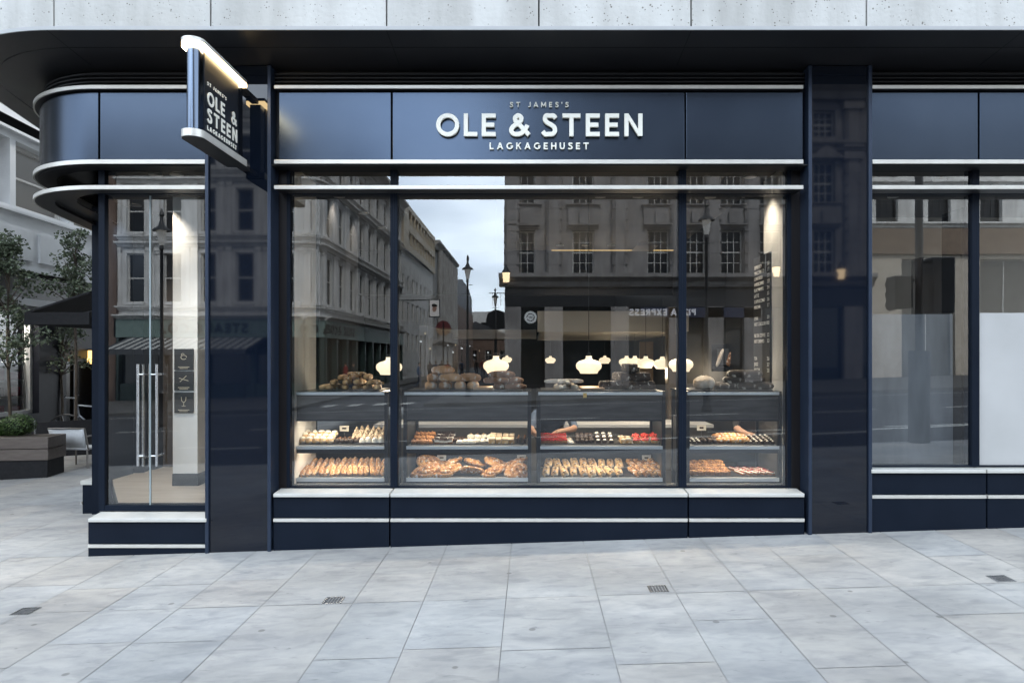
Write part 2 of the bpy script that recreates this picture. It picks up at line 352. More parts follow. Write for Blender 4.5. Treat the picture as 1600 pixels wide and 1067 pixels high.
def rq(x0, y0, x1, y1, w):
    d = Vector((x1-x0, y1-y0)).normalized(); n = Vector((-d.y, d.x))*w/2
    mb.quad(*[(p[0], p[1], road_z(p[0])+.004) for p in ((x0-n.x, y0-n.y), (x1-n.x, y1-n.y), (x1+n.x, y1+n.y), (x0+n.x, y0+n.y))])
for k in range(14): rq(-24+k*4, -9.2, -22+k*4, -9.2, .12)
for k in range(14): rq(-24+k*4, -13.5, -22+k*4, -13.5, .12)
rq(2.0, -8.2, 24, -10.4, .18); rq(-25, -19.2, 25, -19.2, .1)
for k in range(9): rq(-10.8+k*1.1, -22.2, -10.8+k*1.1, -23.4, .5)
mb.build('road_marking', PAINT)['kind'] = 'structure'
# far pavements (raised 0.12 m above the road)
mb = MB()
def slab(x0, x1, y0, y1):
    mb._add([(x0,y0,road_z(x0)-.1),(x1,y0,road_z(x1)-.1),(x1,y1,road_z(x1)-.1),(x0,y1,road_z(x0)-.1),(x0,y0,road_z(x0)+.12),(x1,y0,road_z(x1)+.12),(x1,y1,road_z(x1)+.12),(x0,y1,road_z(x0)+.12)],
            [(3,2,1,0),(4,5,6,7),(0,1,5,4),(1,2,6,5),(2,3,7,6),(3,0,4,7)])
slab(-60, -9.4, -31, -20.5); slab(-4.2, 60, -31, -20.5); slab(-11.5, -9.4, -160, -31.01); slab(-4.2, -1.6, -160, -31.01)
mb.build('far_pavement', FARP)['kind'] = 'structure'

# ------------------------------------------------------------------ lettering
def glyph(ch, w):
    """strokes of a capital of height 1: (advance width, [('l', pts, closed) | ('p', polygon)])"""
    h = w/2
    if ch == 'O': return 1.04, [('l', arc(.52, .5, .5-h+.01, 0, 360, 40)[:-1], True)]
    if ch == 'L': return .60, [('l', [(h, 1), (h, h), (.60, h)], False)]
    if ch == 'E': return .62, [('l', [(.62, 1-h), (h, 1-h), (h, h), (.62, h)], False), ('l', [(w, .5), (.56, .5)], False)]
    if ch == 'F': return .58, [('l', [(.58, 1-h), (h, 1-h), (h, 0)], False), ('l', [(w, .5), (.5, .5)], False)]
    if ch == 'T': return .80, [('l', [(0, 1-h), (.80, 1-h)], False), ('l', [(.40, 1-w), (.40, 0)], False)]
    if ch == 'N': return .80, [('p', [(0, 0), (w, 0), (w, 1), (0, 1)]), ('p', [(.8-w, 0), (.8, 0), (.8, 1), (.8-w, 1)]), ('p', [(0, 1), (w*.95, 1), (.8, 0), (.8-w*.95, 0)])]
    if ch == 'H': return .78, [('l', [(h, 0), (h, 1)], False), ('l', [(.78-h, 0), (.78-h, 1)], False), ('l', [(w, .5), (.78-w, .5)], False)]
    if ch == 'I': return w, [('l', [(h, 0), (h, 1)], False)]
    if ch == 'U': return .76, [('l', [(h, 1), (h, .38)] + arc(.38, .38, .38-h, 180, 360, 14)[1:-1] + [(.76-h, .38), (.76-h, 1)], False)]
    if ch == 'J': return .50, [('l', [(.5-h, 1), (.5-h, .28)] + arc(.24, .28, .26-h, 0, -150, 10)[1:], False)]
    if ch == 'S':
        return .68, [('l', catmull([(.62, .80), (.52, .905), (.36, 1-h), (.19, .905), (.14, .745), (.25, .60), (.43, .50), (.56, .39), (.585, .23), (.48, .105), (.32, h), (.16, .085), (.045, .21)], 5), False)]
    if ch == 'C' : return .92, [('l', arc(.5, .5, .5-h, 48, 312, 28), False)]
    if ch == 'G': return .96, [('l', arc(.5, .5, .5-h, 48, 345, 28) + [(.99-h, .46), (.62, .46)], False)]
    if ch == 'A': return .92, [('p', [(0, 0), (w*1.08, 0), (.46+w*.55, 1), (.46-w*.55, 1)]), ('p', [(.92-w*1.08, 0), (.92, 0), (.46+w*.55, 1), (.46-w*.55, 1)]), ('p', [(.22, .24), (.70, .24), (.65, .24+w*.9), (.27, .24+w*.9)])]
    if ch == 'K': return .74, [('l', [(h, 0), (h, 1)], False), ('p', [(w, .38), (w, .60), (.55, 1), (.73, 1)]), ('p', [(.24, .56), (.36, .68), (.76, 0), (.57, 0)])]
    if ch == 'M': return 1.0, [('p', [(0, 0), (w, 0), (w, 1), (0, 1)]), ('p', [(1-w, 0), (1, 0), (1, 1), (1-w, 1)]), ('p', [(0, 1), (w*1.1, 1), (.5+w*.5, .2), (.5-w*.5, .2)]), ('p', [(1, 1), (1-w*1.1, 1), (.5-w*.5, .2), (.5+w*.5, .2)])]
    if ch == 'P' or ch == 'R':
        st = [('l', [(h, 0), (h, 1)], False), ('l', [(w, 1-h), (.36, 1-h)] + arc(.36, .72, .28-h, 90, -90, 12)[1:-1] + [(.36, .44+h), (w, .44+h)], False)]
        if ch == 'R': st.append(('p', [(.27, .44), (.45, .44), (.70, 0), (.50, 0)]))
        return .68, st
    if ch == 'X': return .8, [('p', [(0, 0), (w*1.2, 0), (.8, 1), (.8-w*1.2, 1)]), ('p', [(.8-w*1.2, 0), (.8, 0), (w*1.2, 1), (0, 1)])]
    if ch == 'Z': return .7, [('l', [(0, 1-h), (.7, 1-h)], False), ('l', [(0, h), (.7, h)], False), ('p', [(0, w), (w*1.3, w), (.7, 1-w), (.7-w*1.3, 1-w)])]
    if ch == '&':
        return .90, [('l', catmull([(.875, .055), (.66, .29), (.42, .545), (.275, .70), (.27, .83), (.40, .917), (.53, .83), (.525, .70)], 6), False), ('l', catmull([(.53, .75), (.515, .685), (.40, .575), (.20, .45), (.09, .28), (.17, .13), (.36, h*.95), (.56, .15), (.72, .32), (.81, .49)], 6), False)]
    if ch == "'": return w, [('l', [(h, .72), (h, 1)], False)]
    if ch == '.': return w, [('l', [(h, 0), (h, w)], False)]
    return .4, []
def word_width(s, w, gap, sp=.42):
    return sum((sp if c == ' ' else glyph(c, w)[0] + gap) for c in s) - gap
def write(mb, s, x, z, h, w=.17, gap=.2, y=0, dep=.02, sp=.42, fit=None):
    """capitals with their left foot at x, z; fit: the width the word must fill"""
    if fit:
        n = len(s)-1; base = word_width(s, w, 0, sp); gap = (fit/h-base)/n
        if ' ' in s: gap = (fit/h-base)/(n - s.count(' '))
    k = 0
    for c in s:
        if c == ' ': x += (sp)*h; continue
        adv, st = glyph(c, w)
        for kind, pts, *cl in st:
            P = [(x+px*h, z+pz*h) for px, pz in pts]; yy = y - .0004*(k % 5); k += 1
            if kind == 'l': mb.ribbon(P, w*h, yy, dep, cl[0])
            else: mb.prism(P, yy, yy+dep)
        x += (adv+gap)*h
    return mb

# ------------------------------------------------------------------ the shop
shop = thing('bakery_shop', 'dark navy bakery shopfront with pale lettering under pale stone panels', 'shop')
def px_box(mb, px0, px1, py0, py1, Y, Yb):          # a box whose front face at depth Y spans those picture measures
    return mb.box(PX(px0, Y), PX(px1, Y), Y, Yb, PZ(py1, Y), PZ(py0, Y))
CX, CR = -3.78, 1.03                                # the rounded corner
TURN = 77
def corner_path(off, x0, back=1.75, n=22):
    P = [Vector((x0, -off)), Vector((CX, -off))]
    for i in range(1, n+1):
        a = R(TURN*i/n); P.append(Vector((CX-(CR+off)*math.sin(a), CR-(CR+off)*math.cos(a))))
    d = Vector((-math.cos(R(TURN)), math.sin(R(TURN)))); P.append(P[-1]+d*back); return P
def band(mb, o0, o1, z0, z1, x0, back=1.75, zi0=None, zi1=None, skip=0):
    A = corner_path(o0, x0, back)[skip:]; B = corner_path(o1, x0, back)[skip:]; n = len(A)
    zi0 = z0 if zi0 is None else zi0; zi1 = z1 if zi1 is None else zi1
    vs = []
    for a, b in zip(A, B): vs += [(a.x, a.y, z0), (b.x, b.y, zi0), (a.x, a.y, z1), (b.x, b.y, zi1)]
    fs = []
    for i in range(n-1):
        p, q = 4*i, 4*i+4
        fs += [(p, q, q+2, p+2), (p+1, p+3, q+3, q+1), (p, p+1, q+1, q), (p+2, q+2, q+3, p+3)]
    fs += [(0, 2, 3, 1), (4*n-4, 4*n-3, 4*n-1, 4*n-2)]
    mb._add(vs, fs)
XR = 9.0
# pale stone above, one panel each, with open joints
YF = -.53; zF = PZ(48, YF); zB = PZ(104, 0.02)
jx = [PX(p, YF) for p in (74, 329, 604, 842, 1080, 1354)]; jx[0] = CX+.004; jx += [jx[-1]+1.35, jx[-1]+2.7, XR]
for a, b in zip(jx, jx[1:]):
    for z0, z1 in ((PZ(42, YF), zF+1.45), (zF+1.462, zF+2.9), (zF+2.912, zF+4.4)):
        MB().box(a+.006, b-.006, YF, YF+.06, z0, z1).build('stone_panel', CONC, shop, bevel=.003)
mb = MB(); mb.box(jx[0], XR, YF+.07, .35, zF+.03, zF+4.4); mb.build('upper_wall', DARK, shop)
MB().prism([(CX, .36), (24, .36), (24, 24), (-9.2, 24), (-4.95, 1.4)], zF+.5, 11.0, 'z').build('unseen_upper_mass', CONC, shop)  # unseen block added to keep the sun off the near pavement; height set for that
for z0, z1 in ((PZ(42, YF), zF+1.45), (zF+1.462, zF+2.9), (zF+2.912, zF+4.4)):
    mb = MB(); band(mb, -YF, -YF-.06, z0, z1, CX+.0, 7, skip=1); mb.build('curved_stone_panel', CONC, shop, smooth=True)
mb = MB(); band(mb, -YF+.012, -YF-.04, zF, PZ(42.6, YF), XR, 7); mb.build('soffit_edge_trim', mat('soffit_edge_metal', (.40, .41, .42), .5), shop, smooth=True)
# soffit: two rings of panels falling a little towards the shop
tm = .47
zM = zF + (zB-zF)*tm
mb = MB(); band(mb, -YF, -YF*(1-tm)+.004, zF, zF+.02, XR, 7, zM, zM+.02); mb.build('soffit_panel', SOFF, shop, smooth=True)
mb = MB(); band(mb, -YF*(1-tm)-.004, -.16, zM, zM+.02, XR, 7, zB-.012, zB+.02); mb.build('soffit_panel', SOFF, shop, smooth=True)
for p in (74, 604, 1080, 1600):
    x = PX(p, YF); mb = MB()
    mb._add([(x-.004, YF, zF-.001), (x+.004, YF, zF-.001), (x+.004, 0, zB-.0012), (x-.004, 0, zB-.0012), (x-.004, YF, zF+.012), (x+.004, YF, zF+.012), (x+.004, 0, zB+.012), (x-.004, 0, zB+.012)],
            [(3,2,1,0),(4,5,6,7),(0,1,5,4),(1,2,6,5),(2,3,7,6),(3,0,4,7)])
    mb.build('soffit_joint', DARK, shop)
# louvres between soffit and fascia
zT1a, zT1b = PZ(140, 0), PZ(134.5, 0); zT2a, zT2b = PZ(257, 0), PZ(250.5, 0); zT3a, zT3b = PZ(296.5, 0), PZ(290.5, 0)
mb = MB()
k = 0
z = zT1b+.02
while z < zB-.03:
    band(mb, -.06, -.10, z, z+.012, XR, 1.7, z-.012, z); z += .034
band(mb, -.12, -.16, zT1b-.2, zB+.02, XR, 1.7)
mb.build('louvre', mat('louvre_black', (.012, .013, .016), .45), shop, smooth=True)
# pilasters
XP = {'a': (PX(322, 0), PX(424.5, 0)), 'b': (PX(1262, 0), PX(1361, 0))}
for k_, (xa, xb) in XP.items():
    gz = ground((xa+xb)/2, 0)-.1
    g = MB().box(xa+.028, xb-.028, .0, .16, gz, zB-.006).build('pilaster', GLOSS, shop)
    for x0 in (xa, xb-.030): MB().box(x0, x0+.030, -.022, .17, gz, zB-.008).build('edge_profile', EDGE, g, bevel=.004)
    WL[g.name] = Vector((0, 0, 0))
# fascia panels
segs = [(PX(152, 0)+.004, XP['a'][0]), (XP['a'][1], PX(611, 0)-.006), (PX(611, 0)+.006, PX(1072, 0)-.006), (PX(1072, 0)+.006, XP['b'][0]), (XP['b'][1], PX(1533, 0)-.006), (PX(1533, 0)+.006, XR)]
for a, b in segs:
    MB().box(a+.002 if a != segs[1][0] else PX(436, .03), b-.002 if b != segs[3][1] else b-.03, .03, .10, zT2b+.003, zT1a-.014).build('fascia_panel', FASC, shop, bevel=.003)
mb = MB(); band(mb, -.03, -.10, zT2b+.003, zT1a-.014, CX+.004, 1.7, skip=1); mb.build('curved_fascia_panel', FASC, shop, smooth=True)
mb = MB(); mb.box(CX, XR, .11, .17, zT2b-.02, zT1b); band(mb, -.12, -.17, zT2b-.02, zT1b, CX, 1.7, skip=1); mb.build('fascia_backing', DARK, shop)
# trims: three champagne bands
for nm, z0, z1, yb in (('upper_trim', zT1a, zT1b, .10), ('fascia_trim', zT2a, zT2b, .12), ('transom_trim', zT3a, zT3b, GY-.005)):
    for a, b in ((PX(429.5, 0), PX(1254, 0)), (XP['b'][1]+.004, XR)):
        MB().box(a, b, -.02, -.006, z0, z1).build(nm, TRIM, shop, bevel=.003); MB().box(a+.002, b-.002, -.0058, yb, z0+.002, z1-.002).build('dark_shelf', SOFF, shop)
    mb = MB(); band(mb, .02, .006, z0, z1, XP['a'][0]-.003, 1.75); mb.build('curved_'+nm, TRIM, shop, smooth=True)
    mb = MB(); band(mb, .0058, -min(yb, .15), z0+.002, z1-.002, XP['a'][0]-.004, 1.748); mb.build('curved_dark_shelf', SOFF, shop, smooth=True)
for z0, yb in ((zT2a-.010, .125), ):
    mb = MB(); band(mb, -.02, -.16, z0, z0+.008, XP['a'][0]-.004, 1.7); mb.box(XP['a'][1], XP['b'][0], .0, GY, z0, z0+.008); mb.box(XP['b'][1], XR, .0, GY, z0, z0+.008); mb.build('fascia_underside', DARK, shop)
mb = MB(); band(mb, -.09, -.32, zT3b+.015, zT3b+.03, CX, 1.7, skip=1); mb.build('canopy_underside', SOFF, shop)
# lettering on the fascia
def span(s, p0, p1, pya, pyb, w, y, dep, name, sp=.42):
    """one word between two picture columns, every letter a part of its own"""
    h = PZ(pya, y)-PZ(pyb, y); x = PX(p0, y); n = len(s)-1-s.count(' '); gap = ((PX(p1, y)-x)/h-word_width(s, w, 0, sp))/max(1, n)
    for c in s:
        if c == ' ': x += sp*h; continue
        mb = MB(); write(mb, c, x, PZ(pyb, y), h, w, 0, y, dep); mb.build(name, LETT, shop, bevel=.0015 if h > .1 else 0); x += (glyph(c, w)[0]+gap)*h
yl = -.012
for s_, p0, p1 in (('OLE', 681, 774.5), ('&', 795.5, 826), ('STEEN', 846.5, 1004)): span(s_, p0, p1, 177.5, 212.8, .185, yl, .028, 'name_letter')
span("ST JAMES'S", 796.5, 888.5, 159.8, 167.6, .15, .006, .014, 'district_letter', 1.0); span('LAGKAGEHUSET', 765, 920, 223, 233.5, .19, .004, .016, 'tagline_letter')

# windows: three bays between the pilasters, two bays on the right, one on the left
def glass_top(): return PZ(262, GY)
zg1 = PZ(258, GY)
zs_mid = PZ(760, GY)-.005; zs_left = PZ(797, GY); zs_right = PZ(728.5, GY)
def window(x0, x1, z0, z1, bars=(), st=.02, name='window', fr=NAVY, bt=.012):
    mb = MB(); y0, y1 = GY-.03, GY+.09
    mb.box(x0, x0+st, y0, y1, z0, z1); mb.box(x1-st, x1, y0, y1, z0, z1); mb.box(x0+st, x1-st, y0+.002, y1-.002, z0, z0+bt); mb.box(x0+st, x1-st, y0+.002, y1-.002, z1-.04, z1)
    for b in bars: mb.box(x0+st, x1-st, y0+.004, y1-.004, b-.012, b+.012)
    f = mb.build(name, fr, shop, bevel=.002); WL[f.name] = Vector((0, 0, 0))
    p = MB().quad((x0+st, GY, z0+bt), (x1-st, GY, z0+bt), (x1-st, GY, z1-.04), (x0+st, GY, z1-.04)).build('pane', GLASS, f)
    return f
xm1, xm2 = PX(616, GY), PX(1065.5, GY)
xl, xr = PX(453, GY)-.02, PX(1231, GY)+.02
for a, b in ((xl, xm1), (xm1, xm2), (xm2, xr)): window(a, b, zs_mid, zg1, (zT3a+.01,), st=.034 if a != xl else .03)
XRM = PX(1521.5, GY)
window(XP['b'][1]+.0, XRM, zs_right, zg1, (zT3a+.01,), st=.033)
window(XRM, XRM+1.32, zs_right, zg1, (zT3a+.01,), st=.033); window(XRM+1.32, XR, zs_right, zg1, (zT3a+.01,), st=.033)
for a, b in ((XP['a'][1]-.02, xl), (xr, XP['b'][0]+.02)):                # dark returns beside the middle bays
    MB().box(a, b, GY-.012, GY+.06, zs_mid-.05, zg1).build('window_return', mat('return_bronze_black', (.018, .016, .017), .28, .4), shop)
# left bay: glass with a pair of doors behind the step, corner post, side glass
XL0 = PX(157, GY)
lw = window(XL0, XP['a'][0]+.02, zs_left, zg1, (zT3a+.01,), st=.055, name='entrance_window', bt=.05)
dx = PX(235, GY)
MB().box(dx-.006, dx+.006, GY-.006, GY+.008, zs_left+.05, zT3a-.012).build('door_joint', mat('glass_edge', (.30, .36, .38), .15), lw)
for p, y in ((215.5, GY-.08), (245, GY-.08), (223.5, GY+.10), (233.5, GY+.1)):
    x = PX(p, y); z0, z1 = PZ(728, y), PZ(569, y)
    mb = MB(); mb.tube([(x, y, z0), (x, y, z1)], .0125, 12)
    s = 1 if p < 230 else -1
    for z in (z0+.09, z1-.09): mb.tube([(x, y, z), (x, GY, z)], .007, 8); mb.tube([(x, y, z), (x+s*.05, y, z)], .006, 8)
    mb.build('door_handle', STEEL, lw, smooth=True)
cpx, cpy = -4.86, 1.62
mb = MB(); a = Vector((XL0+.02, GY+.03)); b = Vector((cpx+.12, cpy))
mb.quad((a.x, a.y, zs_left), (b.x, b.y, zs_left), (b.x, b.y, zg1), (a.x, a.y, zg1)); mb.build('side_pane', GLASS, shop)
mb = MB(); d = (b-a).normalized(); nrm = Vector((-d.y, d.x))*-.03
mb._add([(a.x, a.y, -.5), (b.x, b.y, -.5), (b.x-nrm.x, b.y-nrm.y, -.5), (a.x-nrm.x, a.y-nrm.y, -.5), (a.x, a.y, zs_left-.01), (b.x, b.y, zs_left-.01), (b.x-nrm.x, b.y-nrm.y, zs_left-.01), (a.x-nrm.x, a.y-nrm.y, zs_left-.01)],
        [(3,2,1,0),(4,5,6,7),(0,1,5,4),(1,2,6,5),(2,3,7,6),(3,0,4,7)]); mb.build('side_plinth', NAVY, shop)
MB().box(cpx, cpx+.17, cpy, cpy+.5, -.6, zB).build('corner_column', NAVY, shop, bevel=.004)
MB().box(cpx-.135, cpx-.002, cpy+.05, cpy+.9, -.6, PZ(757, cpy+.05)).build('side_base', NAVY, shop, bevel=.004)
MB().box(cpx-.145, cpx-.002, cpy+.03, cpy+.9, PZ(757, cpy+.05)+.001, PZ(750, cpy+.05)).build('side_sill', SILL, shop, bevel=.003)
MB().box(cpx-.140, cpx-.130, cpy+.028, cpy+.048, PZ(787, cpy+.05), PZ(783, cpy+.05)).build('side_strip', TRIM, shop)
d2 = Vector((-math.cos(R(TURN)), math.sin(R(TURN))))
mb = MB(); A = Vector((cpx+.02, cpy+.5)); B = A+d2*6; q = Vector((d2.y, -d2.x))*.25
mb._add([(A.x, A.y, -.6), (B.x, B.y, -.6), (B.x+q.x, B.y+q.y, -.6), (A.x+q.x, A.y+q.y, -.6), (A.x, A.y, 8.5), (B.x, B.y, 8.5), (B.x+q.x, B.y+q.y, 8.5), (A.x+q.x, A.y+q.y, 8.5)],
        [(3,2,1,0),(4,5,6,7),(0,1,5,4),(1,2,6,5),(2,3,7,6),(3,0,4,7)]); mb.build('side_wall', NAVY, shop)
# sills and plinths
def sill(px0, px1, pyf, zback, name='sill', yf=-.03):
    x0, x1 = PX(px0, yf)+.003, PX(px1, yf)-.003; zt = PZ(pyf, yf)
    MB().prism([(yf, zt-.030), (yf, zt-.004), (yf+.004, zt), (GY-.032, zback), (GY-.032, zback-.05)], x0, x1, 'x').build(name, SILL, shop, bevel=.002)
    return zt
def plinth(px0, px1, pyf, strip, zt):
    x0, x1 = PX(px0, 0)+.004, PX(px1, 0)-.004; zs = PZ(strip, 0)
    MB().box(x0, x1, 0, .08, zs+.018, zt-.032).build('plinth_panel', NAVY, shop, bevel=.003)
    MB().box(x0, x1, 0, .08, -.7, zs-.018).build('plinth_panel', NAVY, shop, bevel=.003)
    MB().box(x0, x1, -.008, .07, zs-.016, zs+.012).build('plinth_strip', TRIM, shop, bevel=.002)
for p0, p1, pyf, st, zb in ((137, 322.5, 810, 852.5, zs_left-.004), (426.5, 608.5, 771, 812, zs_mid-.004), (609.5, 1075, 771, 812, zs_mid-.004), (1076, 1257.5, 771, 812, zs_mid-.004), (1361.5, 1541.5, 733.5, 775.5, zs_right-.004), (1542.5, 2000, 733.5, 775.5, zs_right-.004)):
    zt = sill(p0, p1, pyf, zb); plinth(p0, p1, pyf, st, zt)
MB().box(CX-.05, XR, .09, .17, -.8, zs_left-.03).build('plinth_backing', DARK, shop)
MB().box(XP['a'][1]-.05, XR, .09, .17, zs_left-.02, zs_mid-.06).build('plinth_backing', DARK, shop)
MB().box(XP['b'][1]-.05, XR, .09, .17, zs_mid-.05, zs_right-.06).build('plinth_backing', DARK, shop)

# interior of the shop
MB().box(xl+.02, xr-.02, GY+.095, GY+.165, zs_mid-.06, zs_mid+.004).build('inner_sill', SILL, shop)
ZC, ZFL = 3.35, .24
IW = mat('interior_white_wall', (.80, .80, .78), .6, 0, (.84, .84, .82), 3)
IC = mat('interior_ceiling', (.06, .058, .056), .7, 0, (.075, .07, .066), 3)
IDK = mat('interior_dark_wall', (.007, .0075, .0095), .55, 0, (.010, .0105, .0125), 3, spec=.25)
IFL = mat('interior_floor_pale', (.42, .38, .33), .35, 0, (.50, .46, .41), 2.5, stretch=(1, 4, 1))
BEIGE = mat('beige_render', (.60, .56, .49), .6, 0, (.66, .62, .55), 2)
FLD = mat('interior_dark_floor', (.022, .02, .019), .4, 0, (.03, .028, .026), 3)
MB().prism([(-3.74, GY+.1), (-2.9, GY+.1), (-2.9, 2.6), (-4.72, 2.6), (-4.72, 1.75)], ZFL-.15, ZFL, 'z').build('entrance_floor', IFL, shop)
MB().box(-2.899, 8.9, GY+.1, 13, ZFL-.15, ZFL).build('shop_floor', FLD, shop)
MB().prism([(-3.74, GY+.1), (8.9, GY+.1), (8.9, 5.2), (-4.72, 5.2), (-4.72, 1.75)], ZC, ZC+.1, 'z').build('shop_ceiling', IC, shop)
MB().box(-4.7, 8.9, 5.2, 5.3, PZ(485, 5.2)+.25, ZC+.1).build('bulkhead', IDK, shop)
MB().box(-4.7, 8.9, 12.9, 13, ZFL, ZC).build('back_wall', IDK, shop)
MB().box(-4.7, -4.6, 2.4, 13, ZFL, ZC).build('interior_side_wall', IDK, shop)
xw = PX(1231, GY)+.012
MB().box(xw, xw+.16, GY+.1, .85, ZFL, ZC).build('nib_wall', IW, shop)
MB().box(xw+.002, xw+.16, .851, 13, ZFL, ZC).build('party_wall', IDK, shop)
xn = PX(453.5, GY)
MB().box(xn-.45, xn-.006, GY+.1, .93, ZFL, ZC).build('nib_wall', IW, shop)
MB().box(xn-.008, xn+.02, .95, 2.5, PZ(610, 1), ZC).build('dark_lining', IDK, shop)
MB().box(PX(840, 4.1), xw, 4.07, 4.37, PZ(518, 4.07), PZ(486, 4.07)).build('mezzanine_beam', BEIGE, shop)
MB().box(PX(845, 4.1), xw, 4.38, 9.0, PZ(519, 4.07), PZ(510, 4.07)).build('mezzanine_underside', BEIGE, shop)
MB().box(PX(655, 8), PX(838, 8), 8.0, 8.3, PZ(529, 8), PZ(515, 8)).build('mezzanine_beam', BEIGE, shop)
MB().box(PX(1043, 3.2), PX(1056, 3.2), 3.2, 3.35, ZFL, PZ(480, 3.2)).build('steel_post', mat('bronze_post', (.20, .15, .10), .3, .6), shop)
MB().prism([(PX(987, 4.9), PZ(392, 4.9)), (PX(1058, 4.9), PZ(312, 4.9)), (PX(1075, 4.9), PZ(312, 4.9)), (PX(1075, 4.9), PZ(330, 4.9)), (PX(1020, 4.9), PZ(392, 4.9))], 4.4, 4.9).build('sloping_bulkhead', mat('bulkhead_warm_grey', (.24, .215, .19), .7), shop)
mb = MB(); mb.box(PX(862, 5.1), PX(1186, 5.1), 5.16, 5.19, PZ(391.6, 5.16), PZ(390.6, 5.16)); mb.build('gold_strip_light', GOLD, shop)
MB().box(PX(1186, 4), xw, 2.2, 4.06, PZ(560, 4), ZC-.4).build('dark_screen', IDK, shop)
# copper-brown wall far behind at the pendants
MB().box(PX(1000, 7), PX(1045, 7), 7.0, 7.1, ZFL, 1.9).build('timber_wall', mat('warm_timber', (.22, .15, .085), .5, 0, (.28, .19, .11), 6, stretch=(1, 1, .2)), shop)
MB().box(PX(655, 4.6), PX(668, 4.6), 4.6, 9, ZFL, 2.1).build('partition', mat('grey_brown_partition', (.075, .066, .056), .6, 0, (.095, .085, .073), 4), shop)
# white column and entrance wall
zc = PZ(760, 1.35)
colw = MB().box(PX(270, 1.35), PX(308.5, 1.35), 1.35, 1.70, zc+.14, ZC).build('white_column', IW, shop)
MB().box(PX(270, 1.35)-.004, PX(308.5, 1.35)+.004, 1.346, 1.704, ZFL, zc+.135).build('column_base', DARK, shop)
MB().box(-4.6, -2.9, 2.6, 2.7, ZFL, ZC).build('entrance_back_wall', mat('entrance_brown_wall', (.10, .085, .075), .6, 0, (.13, .11, .1), 3), shop)
# right bays: low screens behind the glass, pale room behind
GSC = mat('grey_screen', (.085, .092, .105), .45, 0, (.14, .15, .165), 2, 6, stretch=(2.5, 1, .6))
WSC = mat('white_screen', (.42, .42, .415), .6, 0, (.48, .48, .475), 1.4)
MB().box(XP['b'][1]-.2, PX(1489, .42), .42, .44, ZFL, PZ(491, .42)).build('grey_screen', GSC, shop)
MB().box(PX(1489.6, .42), PX(1513, .42), .30, .6, ZFL, PZ(325, .3)).build('dark_fin', IDK, shop)
MB().box(PX(1528, GY-.03), XRM+1.29, GY-.006, GY-.002, zs_right+.014, PZ(489, GY)).build('white_screen', WSC, shop)
PALEW = mat('warm_pale_wall', (.42, .37, .31), .6, 0, (.48, .43, .37), 2)
MB().box(xw+.17, 8.8, 2.6, 2.7, ZFL, ZC).build('right_room_wall', PALEW, shop)
MB().box(PX(1440, 1.5), PX(1520, 1.5), 1.5, 1.7, ZFL, PZ(402, 1.5)).build('dark_cabinet', IDK, shop)

# ------------------------------------------------------------------ blade sign
XS, TS, Y0S, Y1S = -2.473, .048, -.97, -.19
zs0, zs1 = PZ(216, -.94), PZ(63, -.94)
sign = thing('blade_sign', 'navy projecting blade sign with glowing top edge beside the left pilaster', 'sign', (XS, 0, zs0))
def stadium(half, y0, y1, n=14):
    return [(XS-half, y1)] + [(XS+half*math.cos(R(180+180*i/n)), y0+half+half*math.sin(R(180+180*i/n))) for i in range(n+1)] + [(XS+half, y1)]
MB().prism(stadium(TS, Y0S, Y1S), zs0+.055, zs1-.055, 'z').build('sign_body', mat('sign_satin_navy', (.12, .15, .20), .2, 1), sign, smooth=True)
MB().box(XS+TS, XS+TS+.006, Y0S+.10, Y1S-.10, zs0+.058, zs1-.058).build('sign_face', mat('sign_face_navy', (.008, .011, .017), .35), sign)
MB().prism(stadium(TS+.036, Y0S-.036, Y1S), zs0, zs0+.054, 'z').build('bottom_cap', TRIM, sign, smooth=True)
MB().prism(stadium(TS+.032, Y0S-.032, Y1S+.0), zs0-.006, zs0-.0005, 'z').build('underside', DARK, sign)
top = MB().prism(stadium(TS+.036, Y0S-.036, Y1S), zs1-.022, zs1+.004, 'z').build('top_cap', TRIM, sign, smooth=True); WL[top.name] = Vector((XS, 0, zs0))
MB().prism(stadium(TS+.034, Y0S-.034, Y1S), zs1-.054, zs1-.0225, 'z').build('light_strip', LED, top, smooth=True)
MB().box(XS-.03, XS+.03, Y1S+.001, 0, zs1-.05, zs1-.01).build('bracket', DARK, sign)
MB().box(XS-.03, XS+.03, Y1S+.001, 0, zs0+.01, zs0+.05).build('bracket', DARK, sign)
Ms = Matrix(((0, -1, 0, XS+TS+.012), (1, 0, 0, 0), (0, 0, 1, 0), (0, 0, 0, 1)))
mb = MB(Ms); ya, yb = Y0S+.135, Y1S-.135; wd = yb-ya
def sgn(s, a, b, z, h, wt, sp=.42): write(mb, s, ya+a*wd, z, h, wt, 0, 0, .005, sp, fit=(b-a)*wd)
hS = .105
sgn("ST JAMES'S", 0, .62, zs0+.43, .026, .16, .8)
sgn('OLE', 0, .56, zs0+.285, hS, .19); write(mb, '&', ya+.80*wd, zs0+.285, hS, .18, 0, 0, .005)
sgn('STEEN', 0, 1, zs0+.155, hS, .19); sgn('LAGKAGEHUSET', 0, .98, zs0+.095, .034, .2)
mb.build('sign_lettering', LETT, sign)

